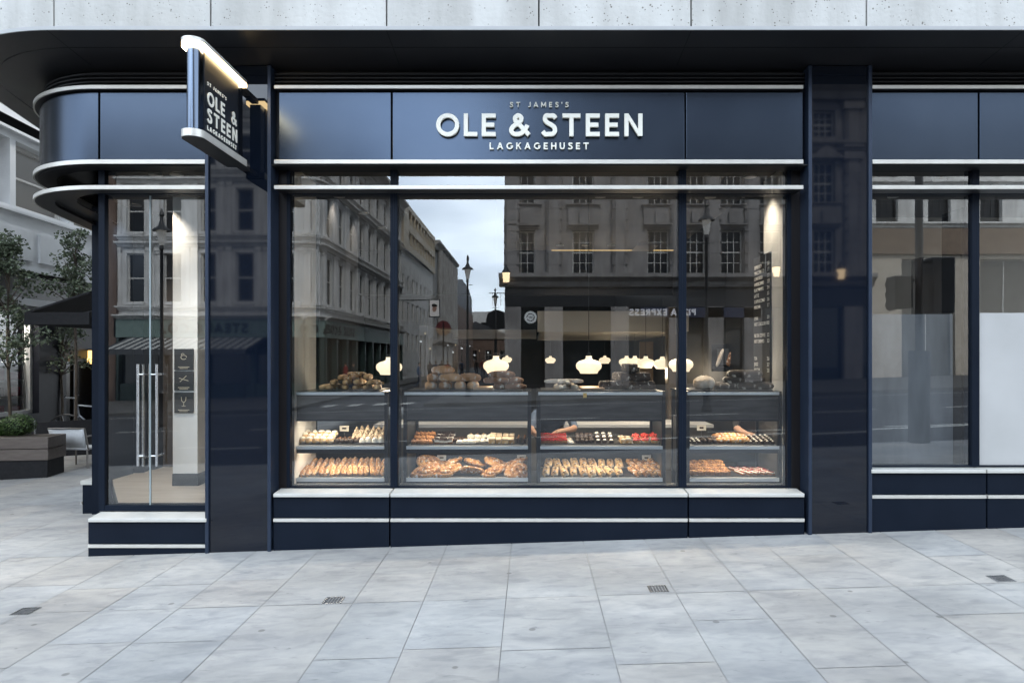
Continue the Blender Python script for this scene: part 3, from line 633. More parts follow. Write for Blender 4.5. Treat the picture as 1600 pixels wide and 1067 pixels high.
# ------------------------------------------------------------------ lamps inside the shop
def lamp_light(loc, e, parent=None, r=.08, c=(1, .80, .56)):
    d = bpy.data.lights.new('lamp_light', 'POINT'); d.energy = e; d.color = c; d.shadow_soft_size = r
    o = bpy.data.objects.new('lamp_light', d); col.objects.link(o); o.location = loc
    if parent is not None: o.parent = parent
    return o
def make_pendant(drop):
    t = thing('pendant_lamp', '', 'lamp')
    MB().lathe([(.001, -.085), (.085, -.085), (.088, -.078), (.097, -.060), (.122, -.035), (.128, -.008), (.120, .018), (.095, .038), (.055, .050), (.038, .055), (.030, .070), (.031, .088), (.001, .089)], n=28).build('lamp_shade', BULB, t, smooth='all')
    MB().lathe([(.001, .089), (.018, .089), (.018, .118), (.001, .12)], n=12).build('lamp_holder', BLACKP, t, smooth=True)
    MB().tube([(0, 0, .118), (0, 0, drop)], .003, 6).build('cord', BLACKP, t)
    return t
pend = []
for px, py, d, lab in ((608, 572, 6.75, 'glowing opal pendant lamp partly behind the left window mullion'), (775, 570, 6.75, 'glowing opal pendant lamp above the dark rye loaves of the middle window'),
                       (920, 570, 6.75, 'glowing opal pendant lamp above the white floured rolls'), (1064, 568, 7.2, 'glowing opal pendant lamp partly behind the right window mullion')):
    t = make_pendant(ZC-PZ(py, d+CAMY)); t.location = (PX(px, d+CAMY), d+CAMY, PZ(py, d+CAMY)); t['label'] = lab; t['group'] = 'pendant lamps over the counter'; pend.append(t)
    lamp_light((0, 0, -.10), 5, t)
t0 = make_pendant(.9); first = True
for px, py, d in ((1035, 567, 9.6), (1009, 566, 9.9), (992, 565, 10.6), (979, 564.5, 11.2), (860, 562, 16.5), (945, 562, 15), (792, 561, 17)):
    Y = d+CAMY; loc = (PX(px, Y), Y, PZ(py, Y))
    t = t0 if first else dup(t0)
    if first: lamp_light((0, 0, -.15), 5, t); first = False
    t.location = loc; t['label'] = 'small opal pendant lamp glowing deep inside the shop'; t['group'] = 'pendant lamps deep inside the shop'
def make_downlight(e=9):
    t = thing('downlight', '', 'ceiling light')
    MB().lathe([(.001, 0), (.045, 0), (.045, .012), (.001, .012)], n=16).build('lens', SPOTG, t)
    MB().lathe([(.046, -.002), (.06, -.002), (.06, .012), (.046, .012)], n=16).build('trim_ring', FRAMEW, t)
    return t
dl = make_downlight()
lst = [(513, 367), (530, 308), (540, 382), (568, 334), (597, 357), (875, 384), (915, 384), (955, 384), (938, 308), (997, 308), (1110, 309), (1168, 308), (1172, 277), (1468, 282), (1396, 308), (1560, 290), (212, 322), (245, 300), (243, 274), (276, 274)]  # last pair added to brighten the column, rightmost one to backlight the screen
for i, (px, py) in enumerate(lst):
    d = (ZC-.014-CAMZ)*F/(HY-py); Y = d+CAMY
    t = dl if i == 0 else dup(dl)
    t.location = ((px-VX)*d/F, Y, ZC-.014)
    where = 'in the ceiling behind the left window' if px < 620 else ('at the back of the ceiling above the gold strip' if py > 380 else ('in the ceiling behind the middle and right panes' if px < 1300 else 'in the ceiling of the right-hand room'))
    if px < 330: where = 'in the ceiling inside the entrance glass'
    t['label'] = 'small round downlight '+where; t['group'] = 'downlights '+where
    sdl = bpy.data.lights.new('downlight_beam', 'SPOT'); sdl.energy = (24 if px < 330 else (6 if 1160 < px < 1180 else (34 if px < 620 else (130 if py == 308 and px < 1200 else (30 if px < 1200 else 24))))); sdl.spot_size = R(95); sdl.spot_blend = .8; sdl.color = (1, .94, .86) if px < 330 else (1, .84, .64); sdl.shadow_soft_size = .04
    o = bpy.data.objects.new('downlight_beam', sdl); col.objects.link(o); o.parent = t; o.location = (0, 0, -.02)

# ------------------------------------------------------------------ display counters
YD = .36; DD = YD-CAMY
def DX(px): return PX(px, YD)
def DZ(py): return PZ(py, YD)
CFR = mat('counter_navy_frame', (.005, .008, .015), .4, 0, (.007, .010, .018), 6, spec=.3)
RAIL = mat('sky_tinted_rail', (.74, .79, .84), .35, 0, (.80, .84, .88), 8)  # pale blue of the reflected sky is put into the rail colour
GREY = mat('brushed_grey_panel', (.038, .038, .041), .38, .5, (.066, .066, .07), 3, 8, stretch=(1.2, 1, 9), rvar=.1)
SHELF = mat('pale_shelf', (.42, .42, .41), .4, 0, (.48, .48, .47), 5)
STIN = mat('case_grey_lining', (.10, .095, .09), .35, .3, (.13, .125, .12), 4, stretch=(1, 1, 6))
SLATEB = mat('black_slate_tray', (.016, .017, .019), .45, 0, (.026, .027, .03), 9, bump=.1)
CASEL = glow('case_led', (1, .83, .60), 9)
OAK = mat('oak_board', (.22, .13, .06), .5, 0, (.30, .19, .095), 5, stretch=(1, 8, 8))
DEP = .66
zTop = DZ(611.5)
UNITS = [(455, 606), (630, 830), (839, 1040), (1072, 1222)]
ulabel = ['display counter of sweet buns and pastry sticks behind the left pane', 'display counter holding large swirl pastries left of the centre gap', 'display counter holding red berry cakes right of the centre gap', 'display counter of brown cake squares behind the right pane beside the menu']
for (p0, p1), lab in zip(UNITS, ulabel):
    x0, x1 = DX(p0), DX(p1)
    u = thing('display_counter', lab, 'counter', ((x0+x1)/2, YD+DEP/2, ZFL), 0, 'display counters in the window')
    fr = MB(); t = .034
    for xa in (x0, x1-t):
        fr.box(xa, xa+t, YD, YD+.04, ZFL, zTop-.02); fr.box(xa, xa+t, YD+DEP-.04, YD+DEP, ZFL, zTop-.02)
    for py0, py1 in ((616.5, 619), (655, 658), (700.5, 708), (752, 760)): fr.box(x0+t, x1-t, YD+.002, YD+.04, DZ(py1), DZ(py0))
    fr.build('frame', CFR, u, bevel=.002)
    MB().box(x0+t, x1-t, YD+.006, YD+.03, ZFL, DZ(760.5)).build('kick_panel', CFR, u)
    MB().box(x0, x1, YD+.001, YD+DEP+.05, zTop-.019, zTop).build('counter_top', CERAM, u, bevel=.002)
    MB().box(x0+.012, x1-.03, YD-.014, YD, zTop-.032, zTop-.006).build('edge_rail', RAIL, u, bevel=.002)
    MB().box(x0+.03, x1-.03, YD-.014, YD+.0, DZ(701.5), DZ(696.5)).build('edge_rail', RAIL, u, bevel=.002)
    MB().box(x0+.03, x1-.03, YD-.014, YD+.0, DZ(752), DZ(746)).build('edge_rail', RAIL, u, bevel=.002)
    MB().box(x0+t, x1-t, YD+.012, YD+.03, DZ(655.4), DZ(616)).build('front_panel', GREY, u)
    for z in (DZ(696.5), DZ(747)): MB().box(x0+t, x1-t, YD+.041, YD+DEP-.02, z-.018, z).build('shelf', SHELF, u)
    for xa, xb in ((x0+.006, x0+.012), (x1-.012, x1-.006)): MB().box(xa, xb, YD+.041, YD+DEP-.041, DZ(750), DZ(656)).build('side_panel', STIN, u)
    MB().box(x0+t, x1-t, YD+DEP-.02, YD+DEP-.012, DZ(738), DZ(708)).build('back_panel', CFR, u)
    for z in (DZ(655.6), DZ(703)):
        MB().box(x0+.06, x1-.06, YD+.05, YD+.07, z-.006, z).build('light_strip', CASEL, u)
        d = bpy.data.lights.new('case_light', 'AREA'); d.shape = 'RECTANGLE'; d.size = x1-x0-.36; d.size_y = .05; d.energy = 2.1 if z > .8 else 2.3; d.color = (1, .84, .64)
        o = bpy.data.objects.new('case_light', d); col.objects.link(o); o.parent = u; o.location = (0, -DEP/2+.085, z-.012-ZFL); o.rotation_euler = (R(22), 0, 0)

def tray(px0, px1, Yo, z, dep, label, m=SLATEB, group=None):
    x0, x1 = PX(px0, YD+Yo), PX(px1, YD+Yo); c = Vector(((x0+x1)/2, YD+Yo+dep/2, z))
    return tag(MB().box(x0, x1, YD+Yo, YD+Yo+dep, z+.0005, z+.012).build('tray', m, None, bevel=.003), label, 'tray', group)
zM, zL = DZ(696.5), DZ(747)
for (p0, p1), a in zip(UNITS, ('left', 'centre left', 'centre right', 'right')):
    what = {'left': ('cream buns and chocolate domes', 'pastry sticks'), 'centre left': ('nut bars and pale cake slices', 'swirl pastries'), 'centre right': ('red berry cakes', 'braided pastries'), 'right': ('dotted biscuits and croissants', 'brown cake squares')}[a]
    tray(p0+12, p1-12, .06, zM, .48, 'black slate tray under the '+what[0]); tray(p0+10, p1-10, .06, zL, .50, 'black slate tray under the '+what[1])
    tray(p0+ (48 if a == 'left' else 6), p1-14, .03, zTop, .52, {'left': 'black board under the pile of seeded baguettes', 'centre left': 'black board under the brown loaves and dark rye bricks', 'centre right': 'black board under the white rolls and black rye bricks', 'right': 'black board under the white sourdough and dark loaves'}[a])
ZT = zTop+.0125

# ---- breads
def bread_mat(name, crust, pale, flour=0, scale=7, rough=.75):
    m = mat(name, crust, rough, 0, pale, scale, 6, .38, .66, bump=.5, bscale=45)
    t = m.node_tree; p = t.nodes['Principled BSDF']; src = p.inputs['Base Color'].links[0].from_socket
    oi = t.nodes.new('ShaderNodeObjectInfo'); q = t.nodes.new('ShaderNodeValToRGB'); q.color_ramp.elements[0].color = (.66, .56, .46, 1); q.color_ramp.elements[1].color = (1.12, 1.10, 1.05, 1); t.links.new(oi.outputs['Random'], q.inputs[0])
    mm = t.nodes.new('ShaderNodeMix'); mm.data_type = 'RGBA'; mm.blend_type = 'MULTIPLY'; mm.inputs[0].default_value = 1; t.links.new(src, mm.inputs[6]); t.links.new(q.outputs[0], mm.inputs[7]); t.links.new(mm.outputs[2], p.inputs['Base Color'])
    if flour:
        t = m.node_tree; p = t.nodes['Principled BSDF']; src = p.inputs['Base Color'].links[0].from_socket; tcn = [n for n in t.nodes if n.type == 'TEX_COORD'][0]
        nz = t.nodes.new('ShaderNodeTexNoise'); nz.inputs['Scale'].default_value = scale*1.7; nz.inputs['Detail'].default_value = 7; t.links.new(tcn.outputs['Object'], nz.inputs['Vector'])
        q = t.nodes.new('ShaderNodeValToRGB'); q.color_ramp.elements[0].position = .62-flour*.3; q.color_ramp.elements[1].position = .70-flour*.2; t.links.new(nz.outputs['Fac'], q.inputs[0])
        mm = t.nodes.new('ShaderNodeMix'); mm.data_type = 'RGBA'; mm.inputs[7].default_value = (.62, .58, .52, 1); t.links.new(q.outputs[0], mm.inputs[0]); t.links.new(src, mm.inputs[6]); t.links.new(mm.outputs[2], p.inputs['Base Color'])
    return m
B_SEED = bread_mat('seeded_crust', (.24, .125, .05), (.74, .52, .27), .25, 22)
B_BROWN = bread_mat('brown_loaf_crust', (.44, .26, .13), (.64, .44, .28), .35, 6)
B_RYE = bread_mat('dark_rye_crust', (.19, .10, .06), (.36, .21, .13), .15, 14)
B_BLACK = bread_mat('black_rye_crust', (.035, .025, .022), (.085, .065, .055), .12, 18)
B_WHITE = bread_mat('white_floured_crust', (.55, .48, .40), (.80, .78, .74), .7, 5)
B_GREYL = bread_mat('grey_floured_dark_loaf', (.045, .036, .032), (.10, .085, .075), .32, 8)
B_GOLD = bread_mat('golden_crust', (.42, .20, .065), (.62, .37, .15), .1, 12)
def score(mb, L, r, n, up, seed=0):
    """ridges where the crust was slashed"""
    for k in range(n):
        y = -L+2*L*(k+.8)/(n+.6); mb.tube([(-r*.6, y-.03, up*.82), (0, y, up*1.0), (r*.6, y+.03, up*.82)], [.002, .006, .002], 6)
def make_bread(name, kind, seed=0):
    mb = MB()
    if kind == 'baguette': mb.blob((0, 0, 0), (.034, .15, .028), .10, 5, seed, 14, 18, -.7, .75); score(mb, .11, .03, 4, .045); m = B_SEED
    elif kind == 'oval': mb.blob((0, 0, 0), (.068, .14, .055), .05, 2, seed, 20, 14, -.7, .85); score(mb, .1, .05, 3, .092); m = B_BROWN
    elif kind == 'ryeoval': mb.blob((0, 0, 0), (.058, .13, .036), .06, 3, seed, 20, 14, -.7, .8); m = B_RYE
    elif kind == 'brick': mb.blob((0, 0, 0), (.06, .12, .042), .05, 5, seed, 20, 14, -.92, .32); m = B_BLACK
    elif kind == 'roll': mb.blob((0, 0, 0), (.03, .14, .028), .07, 4, seed, 14, 16, -.7, .8); score(mb, .1, .026, 3, .044); m = B_WHITE
    elif kind == 'boule':
        mb.blob((0, 0, 0), (.10, .10, .072), .03, 2, seed, 26, 16, -.75, .95); m = B_WHITE
        for a in range(5): an = a*1.26; mb.tube([(.02*math.cos(an), .02*math.sin(an), .126), (.062*math.cos(an+.3), .062*math.sin(an+.3), .108), (.088*math.cos(an+.2), .088*math.sin(an+.2), .076)], [.003, .006, .003], 6)
    elif kind == 'dark': mb.blob((0, 0, 0), (.062, .11, .042), .09, 3, seed, 18, 14, -.7, .8); m = B_GREYL
    return mb.build(name, m, None, smooth='all')
def put(o, px, py, Y, label, cat='bread', group=None, rz=0, first=False, tilt=None):
    """the loaf's foot stands at that picture height at depth Y"""
    c = o if first else dup(o)
    c.location = (PX(px, Y), Y, PZ(py, Y)); c.rotation_euler = (0, 0, rz)
    tag(c, label, cat, group); return c
class Stack:
    def __init__(s, name, kind, label, group, n=3, cat='bread'):
        s.p = [make_bread(name, kind, k) for k in range(n)]; s.used = set(); s.k = 0; s.label = label; s.group = group; s.cat = cat
    def at(s, x, y, z, rz=0, sc_=1, label=None):
        i = s.k % len(s.p); s.k += 1
        c = s.p[i] if i not in s.used else dup(s.p[i]); s.used.add(i)
        c.location = (x, y, z); c.rotation_euler = (0, 0, rz); c.scale = (sc_, sc_, sc_); return tag(c, label or s.label, s.cat, s.group)
rb = random.Random(3)
YB = YD+.20
S = Stack('seeded_baguette', 'baguette', 'short seeded brown baguette in the pile behind the left window pane', 'seeded baguettes piled on the left counter', 4)
for row, (pxs, lift) in enumerate((((511, 524, 541, 557, 574, 590), 0), ((524, 541, 562, 583), .046), ((534, 556, 574), .092))):
    for p in pxs: S.at(PX(p+rb.uniform(-2, 2), YB), YB+rb.uniform(-.03, .03), ZT+lift, rb.uniform(-.25, .25), rb.uniform(.92, 1.08))
S.at(PX(558, YB), YB-.02, ZT+.136, R(90), .62); S.at(PX(545, YB), YB-.08, ZT+.092, R(80), .6); S.at(PX(590, YB), YB-.08, ZT+.046, R(70), .6)
S = Stack('oval_loaf', 'oval', 'round brown floured loaf piled on the counter behind the middle window', 'brown loaves piled on the centre left counter', 3)
for p in (675, 698, 721, 741): S.at(PX(p-2, YB), YB+rb.uniform(-.02, .02), ZT, rb.uniform(-.15, .15), .84)
for p, rz in ((676, .1), (704, 1.45), (733, 1.5)): S.at(PX(p, YB), YB+rb.uniform(-.02, .02), ZT+.075, rz, .82)
S.at(PX(692, YB), YB, ZT+.148, 1.5, .80)
S = Stack('flat_rye_loaf', 'ryeoval', 'dark reddish rye loaf stacked under the second pendant lamp', 'rye loaves stacked beside the brown loaves', 3)
for p, l, rz in ((780, 0, .1), (802, 0, 1.3), (775, .056, 1.2), (797, .056, 1.5), (784, .112, 1.5)): S.at(PX(p, YB), YB+rb.uniform(-.02, .02), ZT+l, rz, 1.0)
S = Stack('floured_roll', 'roll', 'long white floured roll in the pile on the centre right counter', 'white floured rolls piled on the counter', 3)
for p, l in ((872, 0), (884, 0), (896, 0), (878, .045), (890, .045)): S.at(PX(p, YB), YB+rb.uniform(-.02, .02), ZT+l, rb.uniform(-.3, .3))
for p, l in ((868, .06), (893, .062)): S.at(PX(p, YB), YB-.07, ZT+l, R(86)+rb.uniform(-.2, .2), .8)
S = Stack('rye_brick', 'brick', 'black rye brick loaf in the stack right of the floured rolls', 'black rye bricks stacked on the counter', 3)
for p, l, rz in ((955, 0, 1.5), (980, 0, .1), (1004, 0, 1.45), (972, .082, .3), (996, .082, 1.6), (983, .164, .1)): S.at(PX(p, YB), YB+rb.uniform(-.02, .02), ZT+l, rz, .98)
S = Stack('sourdough_boule', 'boule', 'round white cracked sourdough loaf on the right counter', None, 1)
S.at(PX(1100, YB), YB, ZT, .4, 1.02)
S = Stack('dark_oval_loaf', 'dark', 'dark grey floured oval loaf in the pile beside the menu board', 'dark loaves piled on the right counter', 3)
for p, l, rz in ((1137, 0, 1.5), (1166, 0, 1.4), (1190, 0, 1.5), (1146, .058, 1.3), (1178, .058, 1.5), (1152, .116, 1.3), (1172, .116, 1.5), (1128, 0, .3)): S.at(PX(p, YB), YB+rb.uniform(-.03, .03), ZT+l, rz, .95)

# ---- pastries: one of each kind, copied over its tray
P_PASTRY = bread_mat('flaky_golden_pastry', (.34, .15, .045), (.68, .42, .18), .25, 26)
P_PALE = bread_mat('pale_pastry', (.52, .33, .15), (.76, .58, .34), .3, 20)
P_CREAM = mat('white_cream', (.76, .72, .63), .5, 0, (.82, .79, .71), 20, bump=.2)
P_CHOC = mat('dark_chocolate', (.022, .012, .008), .3, 0, (.04, .022, .014), 12)
P_BROWN = mat('brown_cake', (.15, .065, .025), .7, 0, (.27, .13, .055), 40, bump=.5, bscale=60)
P_RED = mat('red_berry_glaze', (.30, .012, .014), .18, 0, (.45, .03, .025), 30)
P_PINK = mat('salmon_pink_glaze', (.60, .20, .14), .3, 0, (.70, .32, .22), 20)
P_BEIGE = mat('beige_icing', (.62, .50, .36), .5, 0, (.70, .58, .43), 10)
P_NUT = mat('orange_nut_topping', (.45, .17, .06), .6, 0, (.72, .38, .16), 60, bump=.6, bscale=90)
def kind_of_pastry(k, seed=0):
    o = None
    if k == 'cream_bun':
        o = MB().blob((0, 0, 0), (.030, .030, .026), .06, 2, seed, 14, 10).build('cream_bun', P_PALE, smooth='all'); MB().blob((0, 0, .024), (.024, .024, .016), .1, 4, seed, 12, 8).build('icing', P_CREAM, o, smooth='all')
    elif k == 'chocolate_dome': o = MB().blob((0, 0, 0), (.024, .024, .024), .05, 3, seed, 14, 10).build('chocolate_dome', P_CHOC, smooth='all'); MB().blob((0, 0, .037), (.008, .008, .006), .2, 4, seed, 8, 6).build('topping', P_BROWN, o, smooth='all')
    elif k == 'white_dome': o = MB().lathe([(.001, 0), (.026, 0), (.027, .012), (.024, .034), (.014, .047), (.001, .052)], n=16).build('white_dome', P_CREAM, smooth=True); MB().lathe([(.0272, .001), (.029, .001), (.029, .008), (.0272, .008)], n=16).build('paper_case', P_CHOC, o)
    elif k == 'meringue': o = MB().lathe([(.001, 0), (.026, 0), (.030, .01), (.022, .024), (.025, .030), (.014, .044), (.016, .048), (.001, .07)], n=14).build('meringue', P_BEIGE, smooth=True)
    elif k == 'pastry_stick':
        mb = MB(); mb.blob((0, 0, 0), (.022, .115, .018), .08, 6, seed, 12, 16, -.7, .6)
        for q in range(7): y = -.09+.03*q; mb.tube([(-.020, y-.012, .012), (0, y, .032), (.020, y+.012, .012)], [.004, .006, .004], 6)
        o = mb.build('pastry_stick', P_PASTRY, smooth='all')
    elif k == 'swirl_pastry':
        mb = MB(); pts = []; rr = []
        for i in range(70):
            a = i*.27; r = .016+.0049*a; pts.append((r*math.cos(a), r*1.12*math.sin(a), .026+.018*(1-r/.11)+.006*math.sin(a*2.3))); rr.append(.020+.005*math.sin(i*.9+seed))
        mb.tube(pts, rr, 8); mb.blob((0, 0, -.0), (.075, .08, .02), .1, 4, seed, 16, 8); o = mb.build('swirl_pastry', P_PASTRY, smooth='all')
        ic = MB()
        for i in range(9): a = i*.7+seed; ic.blob((.06*math.cos(a)*(.4+.6*((i*7) % 5)/5), .06*math.sin(a), .042), (.010, .013, .006), .3, 5, i, 8, 6)
        ic.build('sugar_icing', P_BROWN, o, smooth='all')
    elif k == 'nut_bar': o = MB().box(-.018, .018, -.05, .05, 0, .02).build('nut_bar', P_BROWN, bevel=.003); mb = MB(); [mb.blob((rb.uniform(-.014, .014), rb.uniform(-.045, .045), .018), (.008, .01, .007), .2, 5, q, 8, 6) for q in range(12)]; mb.build('nut_topping', P_NUT, o, smooth='all')
    elif k == 'layer_slice': o = MB().box(-.018, .018, -.045, .045, 0, .014).build('layer_slice', P_BROWN, bevel=.002); MB().box(-.0175, .0175, -.0445, .0445, .0142, .030).build('cream_layer', P_CREAM, o, bevel=.002); MB().box(-.018, .018, -.045, .045, .0302, .036).build('chocolate_layer', P_CHOC, o, bevel=.002)
    elif k == 'cream_round': o = MB().lathe([(.001, 0), (.035, 0), (.037, .006), (.034, .022), (.020, .032), (.001, .035)], n=20).build('cream_round', P_CREAM, smooth=True); MB().lathe([(.001, .0355), (.008, .0345), (.006, .041), (.001, .043)], n=8).build('topping', P_PALE, o)
    elif k == 'iced_slice': o = MB().box(-.024, .024, -.05, .05, 0, .032).build('iced_slice', P_PALE, bevel=.003); MB().box(-.0245, .0245, -.0505, .0505, .0322, .042).build('icing', P_BEIGE, o, bevel=.003)
    elif k == 'berry_cake':
        o = MB().box(-.020, .020, -.020, .020, 0, .020).build('berry_cake', P_BROWN, bevel=.002); mb = MB()
        for a in range(3):
            for b in range(3): mb.blob((-.013+.013*a, -.013+.013*b, .020), (.0075, .0075, .008), .05, 3, a+b, 8, 6)
        mb.build('berries', P_RED, o, smooth='all')
    elif k == 'choc_truffle': o = MB().blob((0, 0, 0), (.025, .025, .026), .12, 5, seed, 14, 10).build('chocolate_truffle', P_CHOC, smooth='all')
    elif k == 'topped_brownie': o = MB().box(-.024, .024, -.024, .024, 0, .026).build('topped_brownie', P_CHOC, bevel=.002); MB().blob((0, 0, .024), (.019, .019, .011), .1, 4, seed, 12, 8).build('cream_topping', P_CREAM, o, smooth='all')
    elif k == 'strawberry_tart':
        o = MB().lathe([(.001, 0), (.036, 0), (.044, .022), (.040, .022), (.001, .018)], n=20).build('strawberry_tart', P_PALE, smooth=True); mb = MB()
        for q in range(8): a = q*.785; mb.blob((.026*math.cos(a), .026*math.sin(a), .02), (.012, .012, .016), .06, 3, q, 8, 6)
        mb.blob((0, 0, .028), (.014, .014, .018), .06, 3, 1, 8, 6); mb.build('strawberries', mat('strawberry_red', (.55, .03, .03), .2, 0, (.70, .12, .08), 60), o, smooth='all')
    elif k == 'braided_pastry':
        mb = MB()
        for ph in (0, math.pi): mb.tube([(.016*math.sin(i*.75+ph), -.085+.0085*i, .022+.010*math.cos(i*.75+ph)) for i in range(21)], .016, 8)
        o = mb.build('braided_pastry', P_PALE if seed == 0 else P_PASTRY, smooth='all'); mb = MB()
        for q in range(6): mb.tube([(-.016, -.075+.028*q, .038), (.004, -.068+.028*q, .047), (.018, -.06+.028*q, .036)], .0035, 5)
        mb.build('chocolate_drizzle', P_CHOC, o, smooth='all')
    elif k == 'croissant':
        mb = MB(); pts = [(.055*math.sin(a), .035-.05*math.cos(a), .024) for a in [(-1.9+3.8*i/16) for i in range(17)]]
        mb.tube(pts, [.006+.020*math.sin(math.pi*i/16)**.8*(1+.12*(i % 3)) for i in range(17)], 10); o = mb.build('croissant', P_PASTRY, smooth='all')
    elif k == 'dotted_biscuit': o = MB().lathe([(.001, 0), (.020, 0), (.022, .008), (.019, .016), (.001, .018)], n=14).build('dotted_biscuit', P_CHOC, smooth=True); MB().lathe([(.001, .0185), (.011, .0182), (.009, .026), (.001, .029)], n=10).build('cream_dot', P_CREAM, o, smooth=True)
    elif k == 'cake_square': o = MB().box(-.034, .034, -.034, .034, 0, .034).build('cake_square', P_BROWN, bevel=.004); mb = MB(); [mb.blob((rb.uniform(-.027, .027), rb.uniform(-.027, .027), .032), (.010, .010, .006), .3, 5, q, 7, 5) for q in range(14)]; mb.build('crumble_topping', P_PASTRY, o, smooth='all')
    elif k == 'striped_slice':
        o = MB().box(-.016, .016, -.075, .075, 0, .018).build('striped_slice', P_BROWN, bevel=.002); MB().box(-.0155, .0155, -.0745, .0745, .0182, .026).build('cream_layer', P_CREAM, o, bevel=.002); MB().box(-.004, .004, -.074, .074, .0262, .031).build('jam_stripe', P_RED, o)
    elif k == 'choc_bar': o = MB().box(-.015, .015, -.03, .03, 0, .045).build('chocolate_cake', P_CHOC, bevel=.004); MB().blob((0, 0, .043), (.01, .016, .012), .2, 4, 1, 10, 8).build('topping', P_BROWN, o, smooth='all')
    return o
def lay(k, px0, px1, n, rows, Y0, dY, z, label, group, rz=0, jr=.12, sc_=1.0, lift=0, stag=0, seed=0, tilt=0):
    o = kind_of_pastry(k, seed); first = True
    for r_ in range(rows):
        Y = YD+Y0+dY*r_
        for i in range(n):
            p = px0+(px1-px0)*((i+.5)/n) + (stag*(px1-px0)/n if r_ % 2 else 0)
            c = o if first else dup(o); first = False
            xa = PX(p, YD+Y0); c.location = (xa+rb.uniform(-.003, .003), Y+rb.uniform(-.004, .004), z+lift*r_); c.rotation_euler = (R(tilt)+rb.uniform(-.06, .06), rb.uniform(-.08, .08), rz+rb.uniform(-jr, jr))
            s_ = sc_*rb.uniform(.9, 1.1); c.scale = (s_, s_, s_)
            tag(c, label, 'pastry', group)
tm_, tl_ = zM+.0125, zL+.0125
lay('cream_bun', 467, 521, 5, 3, .10, .08, tm_, 'cream topped pale bun at the left end of the left case', 'cream buns in the left case', sc_=1.25, lift=.022)
lay('chocolate_dome', 524, 560, 5, 3, .10, .055, tm_, 'dark chocolate dome between the pale buns and white domes', 'chocolate domes in the left case')
lay('white_dome', 561, 600, 4, 1, .10, .06, tm_, 'white iced dome at the right front of the left case', 'white domes in the left case', sc_=1.1)
lay('meringue', 548, 600, 6, 3, .27, .065, tm_, 'pointed beige meringue piled behind the white domes', 'meringues in the left case', lift=.03, sc_=1.1)
lay('pastry_stick', 472, 604, 15, 1, .19, .2, tl_+.012, 'golden pastry stick lying in the front row of the left case', 'pastry sticks in the left case, front row', rz=.16, jr=.08, sc_=1.15, tilt=9)
lay('pastry_stick', 486, 604, 13, 1, .41, .2, tl_+.05, 'golden pastry stick lying in the back row of the left case', 'pastry sticks in the left case, back row', rz=.16, jr=.08, sc_=1.15, seed=2, tilt=9)
lay('nut_bar', 644, 676, 5, 3, .12, .11, tm_, 'orange nut topped bar at the left end of the centre left case', 'nut bars in the centre left case', rz=.2, lift=.022, sc_=1.15, tilt=6)
lay('layer_slice', 678, 708, 4, 3, .12, .1, tm_, 'dark and white layered slice beside the nut bars', 'layered slices in the centre left case', rz=.15, lift=.02, sc_=1.12, tilt=6)
lay('cream_round', 714, 742, 3, 1, .11, .1, tm_, 'round white cream cake at the front of the centre left case', 'cream rounds in the centre left case', jr=1)
lay('choc_truffle', 706, 728, 4, 2, .2, .055, tm_, 'small dark truffle behind the white cream rounds', 'truffles behind the cream rounds')
lay('cream_round', 730, 770, 4, 2, .22, .09, tm_, 'round white cream cake in the back rows of the centre left case', 'cream rounds in the back rows', jr=1, lift=.025)
lay('iced_slice', 764, 804, 4, 2, .13, .12, tm_, 'beige iced slice near the right of the centre left case', 'iced slices in the centre left case', jr=.08, lift=.025, sc_=1.1, tilt=5)
lay('choc_bar', 806, 824, 2, 3, .11, .09, tm_, 'tall dark chocolate cake at the right end of the centre left case', 'chocolate cakes in the centre left case')
lay('swirl_pastry', 648, 826, 5, 1, .15, .2, tl_, 'large swirl pastry with brown sugar in the front row of the lower shelf', 'swirl pastries, front row', jr=3, sc_=1.12, tilt=18)
lay('swirl_pastry', 654, 826, 5, 1, .37, .2, tl_+.045, 'large swirl pastry in the back row of the lower shelf', 'swirl pastries, back row', jr=3, sc_=1.08, lift=.0, seed=2, tilt=18)
lay('berry_cake', 846, 885, 6, 4, .10, .048, tm_, 'dark red berry cake square at the left of the centre right case', 'berry cakes in the centre right case', jr=.08, lift=.014, sc_=1.1)
lay('cream_round', 886, 897, 1, 3, .10, .09, tm_, 'white cream cake between the red berry cakes and the dark truffles', 'white cream cakes beside the berry cakes', sc_=.8)
lay('choc_truffle', 899, 927, 4, 3, .11, .055, tm_, 'dark chocolate truffle in the middle of the centre right case', 'truffles in the centre right case', lift=.02)
lay('topped_brownie', 930, 960, 3, 3, .11, .07, tm_, 'dark brownie with white topping in the centre right case', 'brownies in the centre right case', jr=.12, lift=.022)
lay('iced_slice', 968, 986, 2, 2, .12, .11, tm_, 'beige iced slice beside the red strawberry tarts', 'iced slices beside the strawberry tarts', jr=.06, lift=.01)
lay('strawberry_tart', 988, 1030, 3, 2, .12, .10, tm_, 'strawberry tart at the right end of the centre right case', 'strawberry tarts in the centre right case', jr=2, lift=.025, sc_=1.1)
lay('braided_pastry', 846, 974, 9, 1, .16, .2, tl_, 'braided pale pastry in the front row of the centre right case', 'braided pastries, front row', jr=.1, sc_=1.2, tilt=8)
lay('braided_pastry', 850, 974, 9, 1, .37, .2, tl_+.04, 'braided pale pastry in the back row of the centre right case', 'braided pastries, back row', jr=.1, sc_=1.2, tilt=8)
lay('braided_pastry', 986, 1034, 4, 2, .15, .19, tl_, 'braided golden pastry in the separate batch at the right end', 'braided pastries, right batch', jr=.1, rz=.25, sc_=1.2, seed=1, tilt=8, lift=.035)
lay('dotted_biscuit', 1074, 1096, 3, 3, .11, .055, tm_, 'dark biscuit with a white dot at the left of the right case', 'dotted biscuits at the left of the right case', lift=.006)
